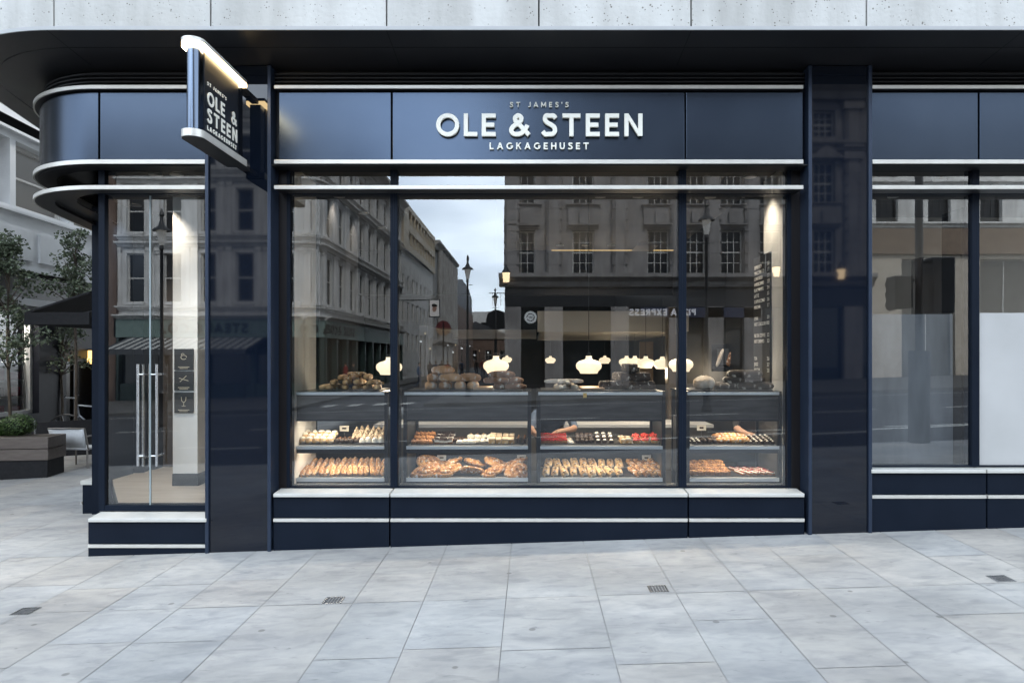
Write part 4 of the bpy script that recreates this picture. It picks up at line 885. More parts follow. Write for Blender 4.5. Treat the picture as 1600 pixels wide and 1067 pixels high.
lay('choc_truffle', 1097, 1120, 3, 3, .11, .055, tm_, 'dark chocolate truffle in the right case', 'truffles in the right case')
lay('croissant', 1122, 1166, 3, 2, .13, .10, tm_, 'small golden croissant in the right case', 'croissants in the right case', jr=.4, lift=.03, sc_=1.1)
lay('dotted_biscuit', 1160, 1212, 6, 5, .10, .052, tm_, 'dark biscuit with a white dot at the right of the right case', 'dotted biscuits at the right of the right case', lift=.008)
lay('cake_square', 1076, 1140, 5, 4, .12, .085, tl_, 'brown crumble topped cake square in the lower right case', 'cake squares in the right case', jr=.05, sc_=1.1, lift=.016, tilt=6)
lay('striped_slice', 1150, 1206, 5, 2, .16, .17, tl_, 'long slice striped white and red in the lower right case', 'striped slices in the right case', rz=.3, jr=.03)

# oak boards on the counters, price cards, plant, bread rack, menu, notices
def oak(px0, px1, lab): x0, x1 = PX(px0, YB), PX(px1, YB); tag(MB().box(x0, x1, YB-.16, YB+.3, ZT, ZT+.018).build('bread_board', OAK, None, bevel=.003), lab, 'board')
oak(742, 770, 'oak board between the brown loaves and the rye loaves'); oak(906, 942, 'oak board between the white rolls and black rye bricks')
c = thing('price_card', 'small yellow price card on the counter edge under the white rolls', 'card', (PX(914, YD-.02), YD-.02, DZ(617)))
MB().box(c.location.x-.016, c.location.x+.016, YD-.024, YD-.020, DZ(621), DZ(614)).build('card', mat('yellow_card', (.75, .50, .14), .6), c); MB().box(c.location.x-.006, c.location.x+.006, YD-.020, YD-.0145, DZ(617), DZ(615)).build('clip', STEEL, c)
for px, py, Yo, z, lab in ((690, 0, .50, 'L', 'small white price card behind the swirl pastries'), (815, 0, .50, 'L', 'small white price card at the right end above the swirl pastries'), (1010, 0, .50, 'L', 'small white price card above the right batch of braided pastries'), (538, 0, .44, 'M', 'tilted white price card behind the pale buns'), (1096, 0, .5, 'M', 'small white price card behind the dark biscuits')):
    Y = YD+Yo; zz = (zL if z == 'L' else zM)+.0125; x = PX(px, Y); t = thing('price_card', lab, 'card', (x, Y, zz))
    MB().box(x-.045, x+.045, Y-.004, Y, zz+.075, zz+.13).build('card', WSC if z == 'L' else P_CREAM, t); MB().box(x-.02, x+.02, Y-.0055, Y-.0042, zz+.095, zz+.112).build('dark_panel', P_CHOC, t); MB().tube([(x, Y+.003, zz), (x, Y+.003, zz+.08)], .003).build('stem', STEEL, t)
LEAF = mat('leaf_green', (.035, .07, .02), .5, 0, (.09, .13, .045), 7, island=.35)
LEAFY = mat('yellow_green_leaf', (.10, .13, .03), .5, 0, (.30, .27, .07), 9, island=.35)
BARK = mat('bark', (.06, .045, .035), .85, 0, (.10, .08, .06), 12, bump=.5)
def leaves(mb, blobs, n, size, r_, flat=.5):
    for _ in range(n):
        c, rad = r_.choice(blobs)
        while True:
            v = Vector((r_.uniform(-1, 1), r_.uniform(-1, 1), r_.uniform(-1, 1)))
            if .35 < v.length < 1: break
        p = Vector(c)+Vector((v.x*rad[0], v.y*rad[1], v.z*rad[2]))
        a = Vector((r_.gauss(0, 1), r_.gauss(0, 1), r_.gauss(0, flat))).normalized(); b = a.orthogonal().normalized(); b = (Matrix.Rotation(r_.uniform(0, 6.28), 3, a) @ b)
        s = size*r_.uniform(.6, 1.3); t = a*s; q = b*s*.45; n_ = a.cross(b)*s*.18
        mb._add([p, p+t*.5+q+n_, p+t, p+t*.5-q+n_], [(0, 1, 2, 3)])
    return mb
vp = Vector((PX(482, 1.0), 1.0, PZ(606, 1.0)))
t = thing('potted_plant', 'small yellow green potted plant on the left counter beside the white wall', 'plant', tuple(vp))
MB().lathe([(.001, 0), (.045, 0), (.055, .08), (.001, .078)], c=tuple(vp), n=16).build('pot', BLACKP, t, smooth=True)
MB().tube([vp+Vector((0, 0, .07)), vp+Vector((.01, 0, .2))], .006).build('stem', BARK, t)
leaves(MB(), [((vp.x, vp.y, vp.z+.17), (.10, .10, .10)), ((vp.x+.02, vp.y, vp.z+.26), (.05, .05, .05))], 260, .045, rb).build('foliage', LEAFY, t)
tag(MB().box(vp.x-.12, vp.x+.14, .965, 1.25, vp.z-.03, vp.z-.001).build('wall_shelf', CERAM), 'black shelf carrying the small potted plant', 'shelf')
bk = thing('bread_rack', 'black slanted wall rack holding loaves behind the right window', 'rack', (PX(1145, 2.1), 2.1, 1.3))
MB().box(PX(1112, 2.16), PX(1180, 2.16), 2.15, 2.195, PZ(580, 2.16), PZ(538, 2.16)).build('back_board', IDK, bk)
mb = MB()
for p in range(1122, 1182, 9): mb.box(PX(p, 2.1), PX(p+6, 2.1), 2.06, 2.14, PZ(570, 2.1), PZ(545, 2.1))
mb.build('slat', mat('rack_grey_slat', (.07, .075, .085), .4, .3), bk); MB().box(PX(1112, 2.1), PX(1180, 2.1), 1.98, 2.145, PZ(577, 2.1), PZ(573, 2.1)).build('ledge', IDK, bk)
for i, (p, k, m_) in enumerate(((1124, 'roll', 'long pale'), (1142, 'ryeoval', 'reddish brown'), (1155, 'ryeoval', 'reddish brown'), (1169, 'oval', 'large brown'))):
    o = make_bread({'roll': 'rack_baguette', 'ryeoval': 'rack_loaf', 'oval': 'rack_loaf'}[k], k, i); o.scale = (.75, .8, .75)
    o.rotation_euler = (R(100), R(18), 0); o.location = (PX(p, 2.03), 2.02, PZ(559, 2.03))
    tag(o, {1124: 'long pale baguette leaning at the left of the wall rack', 1142: 'reddish loaf leaning second from left on the wall rack', 1155: 'reddish loaf leaning third from left on the wall rack', 1169: 'large brown loaf leaning at the right of the wall rack'}[p], 'bread', 'loaves on the wall rack')
def flat_text(s, size, M, mtl, name, parent, align='LEFT', dep=.001):
    cu = bpy.data.curves.new('writing', 'FONT'); cu.body = s; cu.size = size; cu.extrude = dep; cu.align_x = align; cu.space_line = 1.15
    o = bpy.data.objects.new('writing', cu); col.objects.link(o); dg = bpy.context.evaluated_depsgraph_get(); me = bpy.data.meshes.new_from_object(o.evaluated_get(dg))
    bpy.data.objects.remove(o); bpy.data.curves.remove(cu); me.materials.clear(); me.materials.append(mtl)
    q = bpy.data.objects.new(name, me); col.objects.link(q); q.parent = parent
    q.matrix_basis = Matrix.Translation(-WL.get(parent.name, Vector())) @ M; return q
CHALK = mat('menu_white_ink', (.75, .74, .70), .6); MENUB = mat('menu_black', (.016, .016, .018), .5, 0, (.022, .022, .024), 5)
mxx = xw-.020
mn = thing('menu_board', 'tall black menu board with white lines of text on the white wall', 'menu', (mxx, .95, 1.2))
MB().box(mxx, xw-.001, .62, 1.10, PZ(604, 1), 2.62).build('board', MENUB, mn)
Mm = Matrix(((0, 0, -1, mxx-.002), (-1, 0, 0, 1.07), (0, 1, 0, 2.50), (0, 0, 0, 1)))
lines = ['ESPRESSO', 'MACCHIATO', 'CORTADO', 'AMERICANO', 'FLAT WHITE', 'LATTE', 'CAPPUCCINO', 'MOCHA', '', 'CHAI', 'HOT CHOCOLATE', '', 'FILTER COFFEE', 'HOT DRINKS', '', '', 'TEA', 'JUICE', 'WATER', '', '', 'EAT IN & TAKE', 'AWAY']
flat_text('\n'.join(lines), .05, Mm, CHALK, 'menu_lettering', mn)
Mp = Mm.copy(); Mp[1][3] = .69
flat_text('\n'.join('' if not l or i > 20 else ('%d.%d' % (2+i % 2, i % 10)) for i, l in enumerate(lines)), .05, Mp, CHALK, 'price_lettering', mn)
Yc = 1.346
for k, (p0, p1, lab) in enumerate(((545, 578, 'black notice with a drawn pastry at the top of the white column'), (580, 610, 'black notice with crossed lines in the middle of the white column'), (613, 645, 'black notice with a drawn wine glass on the white column'))):
    x0, x1 = PX(273, Yc), PX(303, Yc); n_ = thing('notice', lab, 'notice', ((x0+x1)/2, Yc, PZ(p1, Yc)), 0, 'black notices on the white column')
    MB().box(x0, x1, Yc-.012, Yc, PZ(p1, Yc), PZ(p0, Yc)).build('card', MENUB, n_)
    xm, zm = (x0+x1)/2, PZ((p0*.6+p1*.4), Yc); mb = MB()
    if k == 0: mb.ribbon([(xm+.03*math.cos(a*.3), zm+.022*math.sin(a*.3)) for a in range(20)], .006, Yc-.014, .002); mb.ribbon([(xm-.01+.015*math.cos(a*.35), zm+.03+.01*math.sin(a*.35)) for a in range(17)], .005, Yc-.0145, .002)
    elif k == 1: mb.ribbon([(xm-.05, zm+.01), (xm+.05, zm-.02)], .007, Yc-.014, .002); mb.ribbon([(xm-.04, zm-.03), (xm+.03, zm+.035)], .006, Yc-.0145, .002)
    else: mb.ribbon([(xm-.025, zm+.04), (xm-.022, zm), (xm, zm-.02), (xm+.022, zm), (xm+.025, zm+.04)], .006, Yc-.014, .002); mb.ribbon([(xm, zm-.022), (xm, zm-.055)], .005, Yc-.014, .002); mb.ribbon([(xm-.02, zm-.057), (xm+.02, zm-.057)], .005, Yc-.014, .002)
    mb.box(xm-.06, xm+.06, Yc-.014, Yc-.012, PZ(p1-4.2, Yc), PZ(p1-5.2, Yc)); mb.box(xm-.045, xm+.045, Yc-.014, Yc-.012, PZ(p1-2, Yc), PZ(p1-3, Yc)); mb.build('notice_drawing', mat('gold_ink', (.55, .50, .38), .5), n_)
# work bench and boxes behind the cases
wb = thing('work_bench', 'pale work bench with warm cabinets behind the display counters', 'bench', (0, 2.5, ZFL))
MB().box(-1.9, 2.2, 2.3, 2.95, .76, .80).build('worktop', WSC, wb, bevel=.003); MB().box(-1.88, 2.18, 2.33, 2.93, ZFL, .758).build('cabinet', mat('bench_cream_front', (.08, .07, .055), .5, 0, (.10, .088, .07), 3), wb)

# ------------------------------------------------------------------ people
SKIN = mat('skin', (.50, .29, .20), .55, 0, (.56, .34, .24), 6)
HAIR = mat('dark_hair', (.02, .014, .01), .5)
CL = {'blue': mat('blue_shirt_cloth', (.10, .15, .24), .85, 0, (.14, .19, .29), 14, bump=.2), 'black': mat('black_cloth', (.016, .016, .018), .85, 0, (.024, .024, .026), 14, bump=.2),
      'red': mat('red_coat_cloth', (.30, .03, .03), .85), 'grey': mat('grey_coat_cloth', (.20, .20, .21), .85), 'jean': mat('denim_cloth', (.05, .07, .12), .85), 'beige': mat('beige_coat_cloth', (.42, .36, .28), .85)}
SHOE = mat('black_shoe', (.012, .012, .012), .4)
def person(J, Rd, label, loc, rz, top, legs, group=None, sleeve=True, fingers=True):
    """J: joints by name; one skinned body, coloured by the bone each face lies next to"""
    E = [('pelvis', 'waist'), ('waist', 'chest'), ('chest', 'neck'), ('neck', 'head'), ('head', 'crown')]
    for s in 'lr': E += [('pelvis', 'hip'+s), ('hip'+s, 'knee'+s), ('knee'+s, 'ankle'+s), ('ankle'+s, 'toe'+s), ('chest', 'sh'+s), ('sh'+s, 'el'+s), ('el'+s, 'wr'+s), ('wr'+s, 'palm'+s)]
    names = ['pelvis'] + [n for n in J if n != 'pelvis']
    if fingers:
        for s in 'lr':
            p = Vector(J['palm'+s]); d = (p-Vector(J['wr'+s])).normalized(); side = d.cross(Vector((0, 0, 1))); side = (side if side.length > .1 else Vector((1, 0, 0))).normalized()
            for q, (o, L_) in enumerate(((-.030, .060), (-.011, .075), (.009, .070), (.028, .052))):
                a, b = 'f%d%s' % (q, s), 'g%d%s' % (q, s)
                J[a] = p+side*o+d*L_*.55+Vector((0, 0, -.006)); J[b] = p+side*o*1.15+d*L_+Vector((0, 0, -.022)); Rd[a] = .009; Rd[b] = .007; E += [('palm'+s, a), (a, b)]; names += [a, b]
            J['t'+s] = p-side*.05+d*.012; Rd['t'+s] = .009; E.append(('palm'+s, 't'+s)); names.append('t'+s)
    ix = {n: i for i, n in enumerate(names)}
    me = bpy.data.meshes.new('person'); me.from_pydata([Vector(J[n]) for n in names], [(ix[a], ix[b]) for a, b in E], [])
    o = bpy.data.objects.new('person', me); col.objects.link(o)
    sk = o.modifiers.new('skin', 'SKIN'); sk.use_smooth_shade = True
    for n in names:
        r = Rd.get(n, .05); r = r if isinstance(r, tuple) else (r, r); v = me.skin_vertices[0].data[ix[n]]; v.radius = r; v.use_root = (n == 'pelvis')
    ss = o.modifiers.new('sub', 'SUBSURF'); ss.levels = ss.render_levels = 1
    dg = bpy.context.evaluated_depsgraph_get(); dg.update(); m2 = bpy.data.meshes.new_from_object(o.evaluated_get(dg)); o.modifiers.clear(); o.data = m2
    for m in (top, legs, SKIN, SHOE): m2.materials.append(m)
    def zone(a, b):
        if {a, b} & {'head', 'crown'} or a[:4] == 'palm' or b[:4] == 'palm' or a[0] in 'fgt' and a[:3] != 'toe': return 2
        if b[:3] == 'toe': return 3
        if a[:3] == 'hip' or a[:4] == 'knee' or b[:3] == 'hip': return 1
        if a[:2] == 'el' and not sleeve: return 2
        return 0
    segs_ = [(Vector(J[a]), Vector(J[b]), zone(a, b)) for a, b in E]
    for f in m2.polygons:
        c = f.center; best = (9, 0)
        for a, b, z in segs_:
            ab = b-a; t = max(0, min(1, (c-a).dot(ab)/max(1e-9, ab.length_squared))); dd = (c-a-ab*t).length
            if dd < best[0]: best = (dd, z)
        f.material_index = best[1]; f.use_smooth = True
    o.location = loc; o.rotation_euler = (0, 0, rz); tag(o, label, 'person', group)
    h = Vector(J['head']); k = Vector(J['crown']); u = (k-h).normalized()
    hair = MB().blob(tuple(h+u*.045), (.083, .095, .085), .06, 4, 3, 16, 12, -.55).build('hair', HAIR, o, smooth='all', local=True)
    hair.location = -u*.02+Vector((0, .02, 0))
    return o
RD = dict(pelvis=(.15, .11), waist=(.135, .10), chest=(.165, .115), neck=.052, head=(.072, .085), crown=(.06, .07), hipl=.085, hipr=.085, kneel=.058, kneer=.058, anklel=.038, ankler=.038, toel=.035, toer=.035,
          shl=.062, shr=.062, ell=.043, elr=.043, wrl=.029, wrr=.029, palml=(.036, .018), palmr=(.036, .018))
def bending(reach):
    return dict(pelvis=(0, .22, .52), waist=(0, .10, .66), chest=(0, -.10, .78), neck=(0, -.22, .80), head=(0, -.31, .80), crown=(0, -.39, .83), hipl=(.10, .2, .50), hipr=(-.10, .2, .50), kneel=(.13, -.16, .42), kneer=(-.13, -.12, .40),
                anklel=(.12, .12, .07), ankler=(-.12, .15, .07), toel=(.13, -.08, .03), toer=(-.13, -.05, .03), shl=(.18, -.12, .76), shr=(-.18, -.12, .76), ell=(.24, -.30, .60), elr=(-.24, -.30, .60),
                wrl=(reach, -.52, .60), wrr=(-.18, -.50, .56), palml=(reach-.06, -.58, .60), palmr=(-.14, -.57, .56))
person(bending(.10), dict(RD), 'person in a blue shirt bending and reaching into the centre right case', (PX(862, 1.75), 1.72, ZFL), 0, CL['blue'], CL['black'], None, False)
person(bending(-.02), dict(RD), 'person in dark clothes with bare forearms bending behind the right case', (PX(1170, 1.75), 1.72, ZFL), 0, CL['black'], CL['black'], None, False)
STAND = dict(pelvis=(0, 0, .92), waist=(0, .01, 1.10), chest=(0, .01, 1.33), neck=(0, .01, 1.48), head=(0, -.02, 1.58), crown=(0, -.02, 1.68), hipl=(.09, 0, .88), hipr=(-.09, 0, .88), kneel=(.10, -.10, .50), kneer=(-.10, .05, .49),
             anklel=(.10, -.12, .09), ankler=(-.10, .24, .12), toel=(.11, -.26, .04), toer=(-.10, .12, .04), shl=(.19, .01, 1.40), shr=(-.19, .01, 1.40), ell=(.24, .09, 1.12), elr=(-.24, -.03, 1.12), wrl=(.23, .02, .88), wrr=(-.22, -.14, .90), palml=(.225, 0, .80), palmr=(-.215, -.17, .82))
first = None
for i, (px, d, rz) in enumerate(((672, 60, .2), (681, 58, 2.9), (690, 66, 0), (700, 50, 3.0), (712, 72, .1), (722, 64, 3.1), (745, 70, .1), (755, 55, 3.0), (765, 75, .2), (655, 44, 1.6), (552, 40, 1.5), (540, 43, -1.5))):
    X, Y = street(px, d); z = road_z(X)+(.12 if not -9.4 < X < -4.2 else 0)
    tops = ('grey', 'blue', 'black', 'red', 'beige')
    t = ('grey', 'blue', 'black', 'red')[i % 4]
    if i < 4: STAFF = person(dict(STAND), dict(RD), 'x', (X, Y, z), rz, CL[t], CL['jean'], None, True, False); first = (first or []) + [STAFF]; p = STAFF
    else: p = dup(first[i % 4], (X, Y, z), rz)
    p['label'] = {'grey': 'person in a grey coat', 'blue': 'person in a blue top', 'black': 'person in a black coat', 'red': 'person in a red coat'}[t]+' walking far down the mirrored side street'
    p['group'] = 'pedestrians in '+t+' mirrored in the window'

# ------------------------------------------------------------------ buildings (far ones are seen mirrored in the glass)
_win = {}
CLEARG = glass_mat('clear_shop_glass', .05)
def window_mesh(w_, h_, nx, ny, style, dep=.10):
    key = (round(w_, 2), round(h_, 2), nx, ny, style)
    if key in _win: return _win[key]
    mb = MB(); t = .07 if w_ > .6 else .05
    mb.box(0, t, 0, dep, 0, h_); mb.box(w_-t, w_, 0, dep, 0, h_); mb.box(t, w_-t, .002, dep, 0, t); mb.box(t, w_-t, .002, dep, h_-t, h_)
    for i in range(1, nx): x = t+(w_-2*t)*i/nx; mb.box(x-.018, x+.018, .03, dep-.01, t, h_-t)
    for j in range(1, ny):
        z = t+(h_-2*t)*j/ny; e = .035 if (style == 'sash' and j*2 == ny) else .018; mb.box(t, w_-t, .025, dep-.012, z-e, z+e)
    f = mb.build('window', FRAMEW if style != 'dark' else BLACKP)
    pm = MB().quad((t, .07, t), (w_-t, .07, t), (w_-t, .07, h_-t), (t, .07, h_-t)).build('pane', {'lit': PANEL, 'clear': CLEARG}.get(style, PANE))
    a, b = f.data, pm.data; bpy.data.objects.remove(f); bpy.data.objects.remove(pm); _win[key] = (a, b); return a, b
def facade(root, M, x0, x1, z0, z1, wins, m, depth=.22, thick=.45, nx=2, ny=2, style='sash', name='wall'):
    """a wall in the local xz plane looking towards -y with real openings; wins: (xa, xb, za, zb)"""
    xs = sorted({x0, x1, *[a for w_ in wins for a in w_[:2]]}); zs = sorted({z0, z1, *[a for w_ in wins for a in w_[2:]]})
    mb = MB(M)
    def hole(xa, xb, za, zb): return any(w_[0] <= xa+1e-6 and xb <= w_[1]+1e-6 and w_[2] <= za+1e-6 and zb <= w_[3]+1e-6 for w_ in wins)
    for xa, xb in zip(xs, xs[1:]):
        run = None
        for za, zb in zip(zs, zs[1:]):
            if not hole(xa, xb, za, zb): mb.quad((xa, 0, za), (xb, 0, za), (xb, 0, zb), (xa, 0, zb))
    for xa, xb, za, zb in wins:
        mb.quad((xa, 0, za), (xb, 0, za), (xb, depth+.1, za), (xa, depth+.1, za)); mb.quad((xa, 0, zb), (xa, depth+.1, zb), (xb, depth+.1, zb), (xb, 0, zb))
        mb.quad((xa, 0, za), (xa, depth+.1, za), (xa, depth+.1, zb), (xa, 0, zb)); mb.quad((xb, 0, za), (xb, 0, zb), (xb, depth+.1, zb), (xb, depth+.1, za))
    mb.quad((x0, 0, z0), (x0, 0, z1), (x0, thick, z1), (x0, thick, z0)); mb.quad((x1, 0, z0), (x1, thick, z0), (x1, thick, z1), (x1, 0, z1)); mb.quad((x0, 0, z1), (x1, 0, z1), (x1, thick, z1), (x0, thick, z1))
    wl = mb.build(name, m, root, local=True)
    for xa, xb, za, zb in wins:
        a, b = window_mesh(xb-xa, zb-za, nx, ny, style)
        f = bpy.data.objects.new('window', a); col.objects.link(f); f.parent = root; f.matrix_basis = M @ Matrix.Translation((xa, depth, za))
        p = bpy.data.objects.new('pane', b); col.objects.link(p); p.parent = f
    return wl
I4 = Matrix.Identity(4)
def moulding(mb, x0, x1, z, h, out_, y=0): mb.prism([(y-out_, z+h), (y-out_, z+h*.7), (y-out_*.55, z+h*.4), (y-out_*.4, z), (y+.02, z), (y+.02, z+h)], x0, x1, 'x')
def far_root(name, label, cat, X, Y, rz=math.pi, group=None): return thing(name, label, cat, (X, Y, 0), rz, group)
D = 38.0; YW = street(0, D)[1]
def wx(px): return street(px, D)[0]
def wz(py): return SZ(py, D)
# --- cream Victorian corner block with a curved corner (left half of the reflection)
xc0 = wx(474); xE = wx(497)                     # end of the straight front, outer edge at the side street
v = far_root('corner_building', 'cream ornate Victorian corner block mirrored in the left window', 'building', xc0, YW)
def vict(M, x0, x1, n, dep=.18, shop_front=True, skip_ends=False):
    pitch = (x1-x0)/n; wins = []
    flo = ((wz(473), wz(396)), (wz(363), wz(296)), (wz(262), wz(212)))
    for i in range(n):
        c = x0+pitch*(i+.5)
        for a, b in flo: wins.append((c-.50, c+.50, a, b))
    facade(v, M, x0, x1, wz(497), wz(175), wins, VICT, dep, nx=1, ny=2)
    mb = MB(M)
    for a, b in flo:
        moulding(mb, x0, x1, a-.42, .22, .28); moulding(mb, x0, x1, b+.32, .30, .32)
    moulding(mb, x0, x1, wz(188), .7, .75)
    mb.build('cornice', VICT, v, local=True)
    mb = MB(M)
    for i in range(n+1):
        c = x0+pitch*i
        for a, b in flo:
            for dx_ in ((-.30, .30) if 0 < i < n else ((.18,) if i == 0 else (-.18,))):
                q = c+dx_*.75; mb.prism([(q-.14, -.002), (q-.14, -.06), (q-.05, -.10), (q+.05, -.10), (q+.14, -.06), (q+.14, -.002)], a-.16, b+.24, 'z')
                mb.box(q-.17, q+.17, -.14, -.003, b+.12, b+.30); mb.box(q-.17, q+.17, -.14, -.003, a-.18, a-.02)
    for i in range(n):
        c = x0+pitch*(i+.5)
        for a, b in flo: mb.box(c-.55, c+.55, -.14, -.004, a-.13, a-.002)
    mb.build('half_column', VICT, v, local=True, smooth=True)
    return pitch
XV = 24
vict(I4, .0, 10.4, 5)
seg3 = 5; rr_ = xE-xc0
px_, py_ = 0.0, 0.0
for k in range(seg3):                           # curved corner, local -x is towards the side street
    a0, a1 = R(90*k/seg3), R(90*(k+1)/seg3)
    A = Vector((-rr_*math.sin(a0), rr_*(1-math.cos(a0)))); B = Vector((-rr_*math.sin(a1), rr_*(1-math.cos(a1))))
    dd = (A-B); L_ = dd.length; ang = math.atan2(dd.y, dd.x)
    M = Matrix.Translation((B.x, B.y, 0)) @ Matrix.Rotation(ang, 4, 'Z')
    if k in (1, 3): vict(M, 0, L_, 1)
    else:
        facade(v, M, 0, L_, wz(497), wz(175), [], VICT); mb = MB(M)
        for a, b in ((wz(473), wz(396)), (wz(363), wz(296)), (wz(262), wz(212))): moulding(mb, 0, L_, a-.42, .22, .28); moulding(mb, 0, L_, b+.32, .30, .32)
        moulding(mb, 0, L_, wz(188), .7, .75); mb.build('cornice', VICT, v, local=True)
Mside = Matrix.Translation((-rr_, rr_, 0)) @ Matrix.Rotation(R(-90), 4, 'Z')       # local +x of the side wall runs back to the corner
LS = 62-D-rr_
Mside = Matrix.Translation((-rr_, rr_+LS, 0)) @ Matrix.Rotation(R(-90), 4, 'Z')
vict(Mside, 0, LS, 9, .06)
mb = MB(); mb.box(0, 10.4, .5, LS+rr_, wz(497), wz(175)+.2); mb.box(-rr_+.5, -.002, rr_, LS+rr_, wz(497), wz(175)+.198); mb.build('roof', SLATE, v, local=True)
GREENP = mat('dark_green_shopfront', (.03, .05, .045), .4, 0, (.04, .065, .058), 5)
TEAL = mat('pale_green_fascia', (.13, .19, .17), .5, 0, (.17, .23, .21), 4)
SHOPG = mat('dark_shop_glass', (.012, .016, .018), .04, ior=1.6)
def shopfront(root, M, x0, x1, text=None, z0=-1.6, fm=TEAL, lit=()):
    zt, zf = wz(499), wz(527)
    mb = MB(M); mb.box(x0, x1, -.25, .3, zf, zt-.02); mb.build('shop_fascia', fm, root, local=True)
    mb = MB(M); moulding(mb, x0, x1, zt-.01, .25, .5); mb.build('shop_cornice', VICT, root, local=True)
    n = max(1, int((x1-x0)/2.2)); p = (x1-x0)/n; mb = MB(M)
    for i in range(n+1): q = min(max(x0+p*i, x0+.12), x1-.12); mb.box(q-.12, q+.12, -.2, .3, z0, zf-.002)
    mb.box(x0, x1, -.1, .3, z0, .15); mb.build('shop_pier', GREENP if fm is TEAL else BLACKP, root, local=True)
    MB(M).quad((x0, .12, .15), (x1, .12, .15), (x1, .12, zf), (x0, .12, zf)).build('shop_glass', SHOPG, root, local=True)
    if text:
        h = (zt-zf)*.52; tw = word_width(text, .2, .2)*h; mb = MB(M @ Matrix.Translation(((x0+x1)/2-tw/2, -.31, zf+(zt-zf)*.24))); write(mb, text, 0, 0, h, .2, .2, 0, .05); mb.build('shop_lettering', mat('dark_lettering', (.012, .015, .014), .4) if fm is TEAL else CHALK, root, local=True)
shopfront(v, I4, 0, 10.4, 'STEAK & CO.')
shopfront(v, Mside, 0, LS, None)
M = Matrix.Translation((-rr_, rr_, 0)) @ Matrix.Rotation(R(-45), 4, 'Z'); shopfront(v, M, 0, rr_*1.414, '& CO')
M2 = Matrix.Translation((-rr_, rr_+4.4, 0)) @ Matrix.Rotation(R(-90), 4, 'Z')
h = .55; mb = MB(Mside @ Matrix.Translation((LS-6.0, -.31, wz(521)))); write(mb, 'STEAK', 0, 0, h, .2, .22, 0, .05); write(mb, '& CO', 3.2, 0, h, .2, .22, 0, .05); mb.build('side_lettering', mat('side_dark_lettering', (.012, .015, .014), .4), v, local=True)
# --- brown block further left
b = far_root('brown_brick_building', 'brown brick block beside the cream Victorian corner mirrored at the left edge', 'building', xc0-10.45, YW)
wins = [(2.2*i+.7, 2.2*i+1.9, a, a+2.3) for i in range(9) for a in (4.2, 8.0, 11.6)]
facade(b, I4, .25, 20.5, -2, 15.2, wins, BROWN, nx=2, ny=2)
mb = MB()
for z in (3.4, 7.2, 10.8, 14.6): moulding(mb, .25, 20.5, z, .3, .3)
mb.box(-.15, .24, -.25, .3, -2, 15.2); mb.build('cornice', BROWN, b, local=True); MB().box(.25, 20.5, .5, 12, -2, 15.3).build('roof', SLATE, b, local=True)
# --- striped awning of the steak house
aw = far_root('striped_awning', 'pale striped sloping awning mirrored in the left pilaster', 'awning', xc0-5, YW)
STRIPE = mat('awning_white_stripe', (.45, .45, .43), .8); STRD = mat('awning_dark_stripe', (.06, .065, .07), .8)
x0a, x1a = -3.0, 4.6; n = 34; mb = MB()
za, zb = wz(528), wz(546)
for i in range(n):
    mb.cur = i % 2; a, b_ = x0a+(x1a-x0a)*i/n, x0a+(x1a-x0a)*(i+1)/n
    mb._add([(a, -.3, za), (b_, -.3, za), (b_, -2.6, zb), (a, -2.6, zb), (a, -.3, za-.02), (b_, -.3, za-.02), (b_, -2.6, zb-.02), (a, -2.6, zb-.02)], [(0,1,2,3),(7,6,5,4),(2,6,7,3),(0,4,5,1)])
mb.build('canopy', [STRIPE, STRD], aw, local=True); MB().box(x0a, x1a, -2.62, -2.58, zb-.28, zb).build('valance', STRD, aw, local=True)
mb = MB()
for x_ in (x0a+.05, x1a-.05): mb.tube([(x_, -2.55, zb-.02), (x_, -2.55, -.9)], .03)
mb.build('post', BLACKP, aw, local=True)
# --- sooty stone building on the right of the side street
xs0, xs1 = wx(789), wx(1352)
s_ = far_root('stone_office_building', 'grey sooty stone building with white gridded windows mirrored in the middle window', 'building', xs1, YW)
LX = xs1-xs0
def lx(px): return xs1-wx(px)
wins = []
wc = (819, 911, 1029, 1086, 1144, 1204, 1284)
for c in wc:
    q = lx(c)
    for a, b_ in ((wz(428), wz(360)), (wz(320), wz(256)), (wz(217), wz(176))): wins.append((q-.6, q+.6, a, b_))
facade(s_, I4, 0, LX, wz(452), wz(135), wins, DARKST, .3, nx=3, ny=4)
mb = MB(); moulding(mb, -.3, LX+.3, wz(449), .7, .8); moulding(mb, -.2, LX+.2, wz(240), .5, .5); moulding(mb, -.5, LX+.5, wz(163), .9, 1.1)
for c in wc:
    q = lx(c); moulding(mb, q-.85, q+.85, wz(360)+.1, .22, .3); mb.box(q-.8, q+.8, -.16, .01, wz(428)-.2, wz(428)-.01)
    mb.box(q-.85, q+.85, -.10, .01, wz(352), wz(325)); mb.box(q-.22, q+.22, -.24, -.09, wz(350), wz(332)); moulding(mb, q-.95, q+.95, wz(325), .2, .25)
    mb.prism([(q-1.0, wz(252)), (q+1.0, wz(252)), (q, wz(232))], -.35, .01)
mb.build('cornice', DARKST, s_, local=True)
mb = MB()
for c in (800, 865, 968, 1058, 1114, 1174, 1245, 1325):
    q = lx(c)
    for z0, z1 in ((wz(446), wz(243)), (wz(236), wz(166))):
        mb.prism([(q-.42, -.004), (q-.42, -.16), (q-.25, -.30), (q+.25, -.30), (q+.42, -.16), (q+.42, -.004)], z0, z1, 'z'); mb.box(q-.55, q+.55, -.42, -.005, z0, z0+.35); mb.box(q-.55, q+.55, -.42, -.005, z1-.4, z1)
    for k in range(12): mb.box(q-.44, q+.44, -.315, -.006, wz(446)+.5+k*.62, wz(446)+.52+k*.62)
mb.build('stone_pilaster', DARKST, s_, local=True)
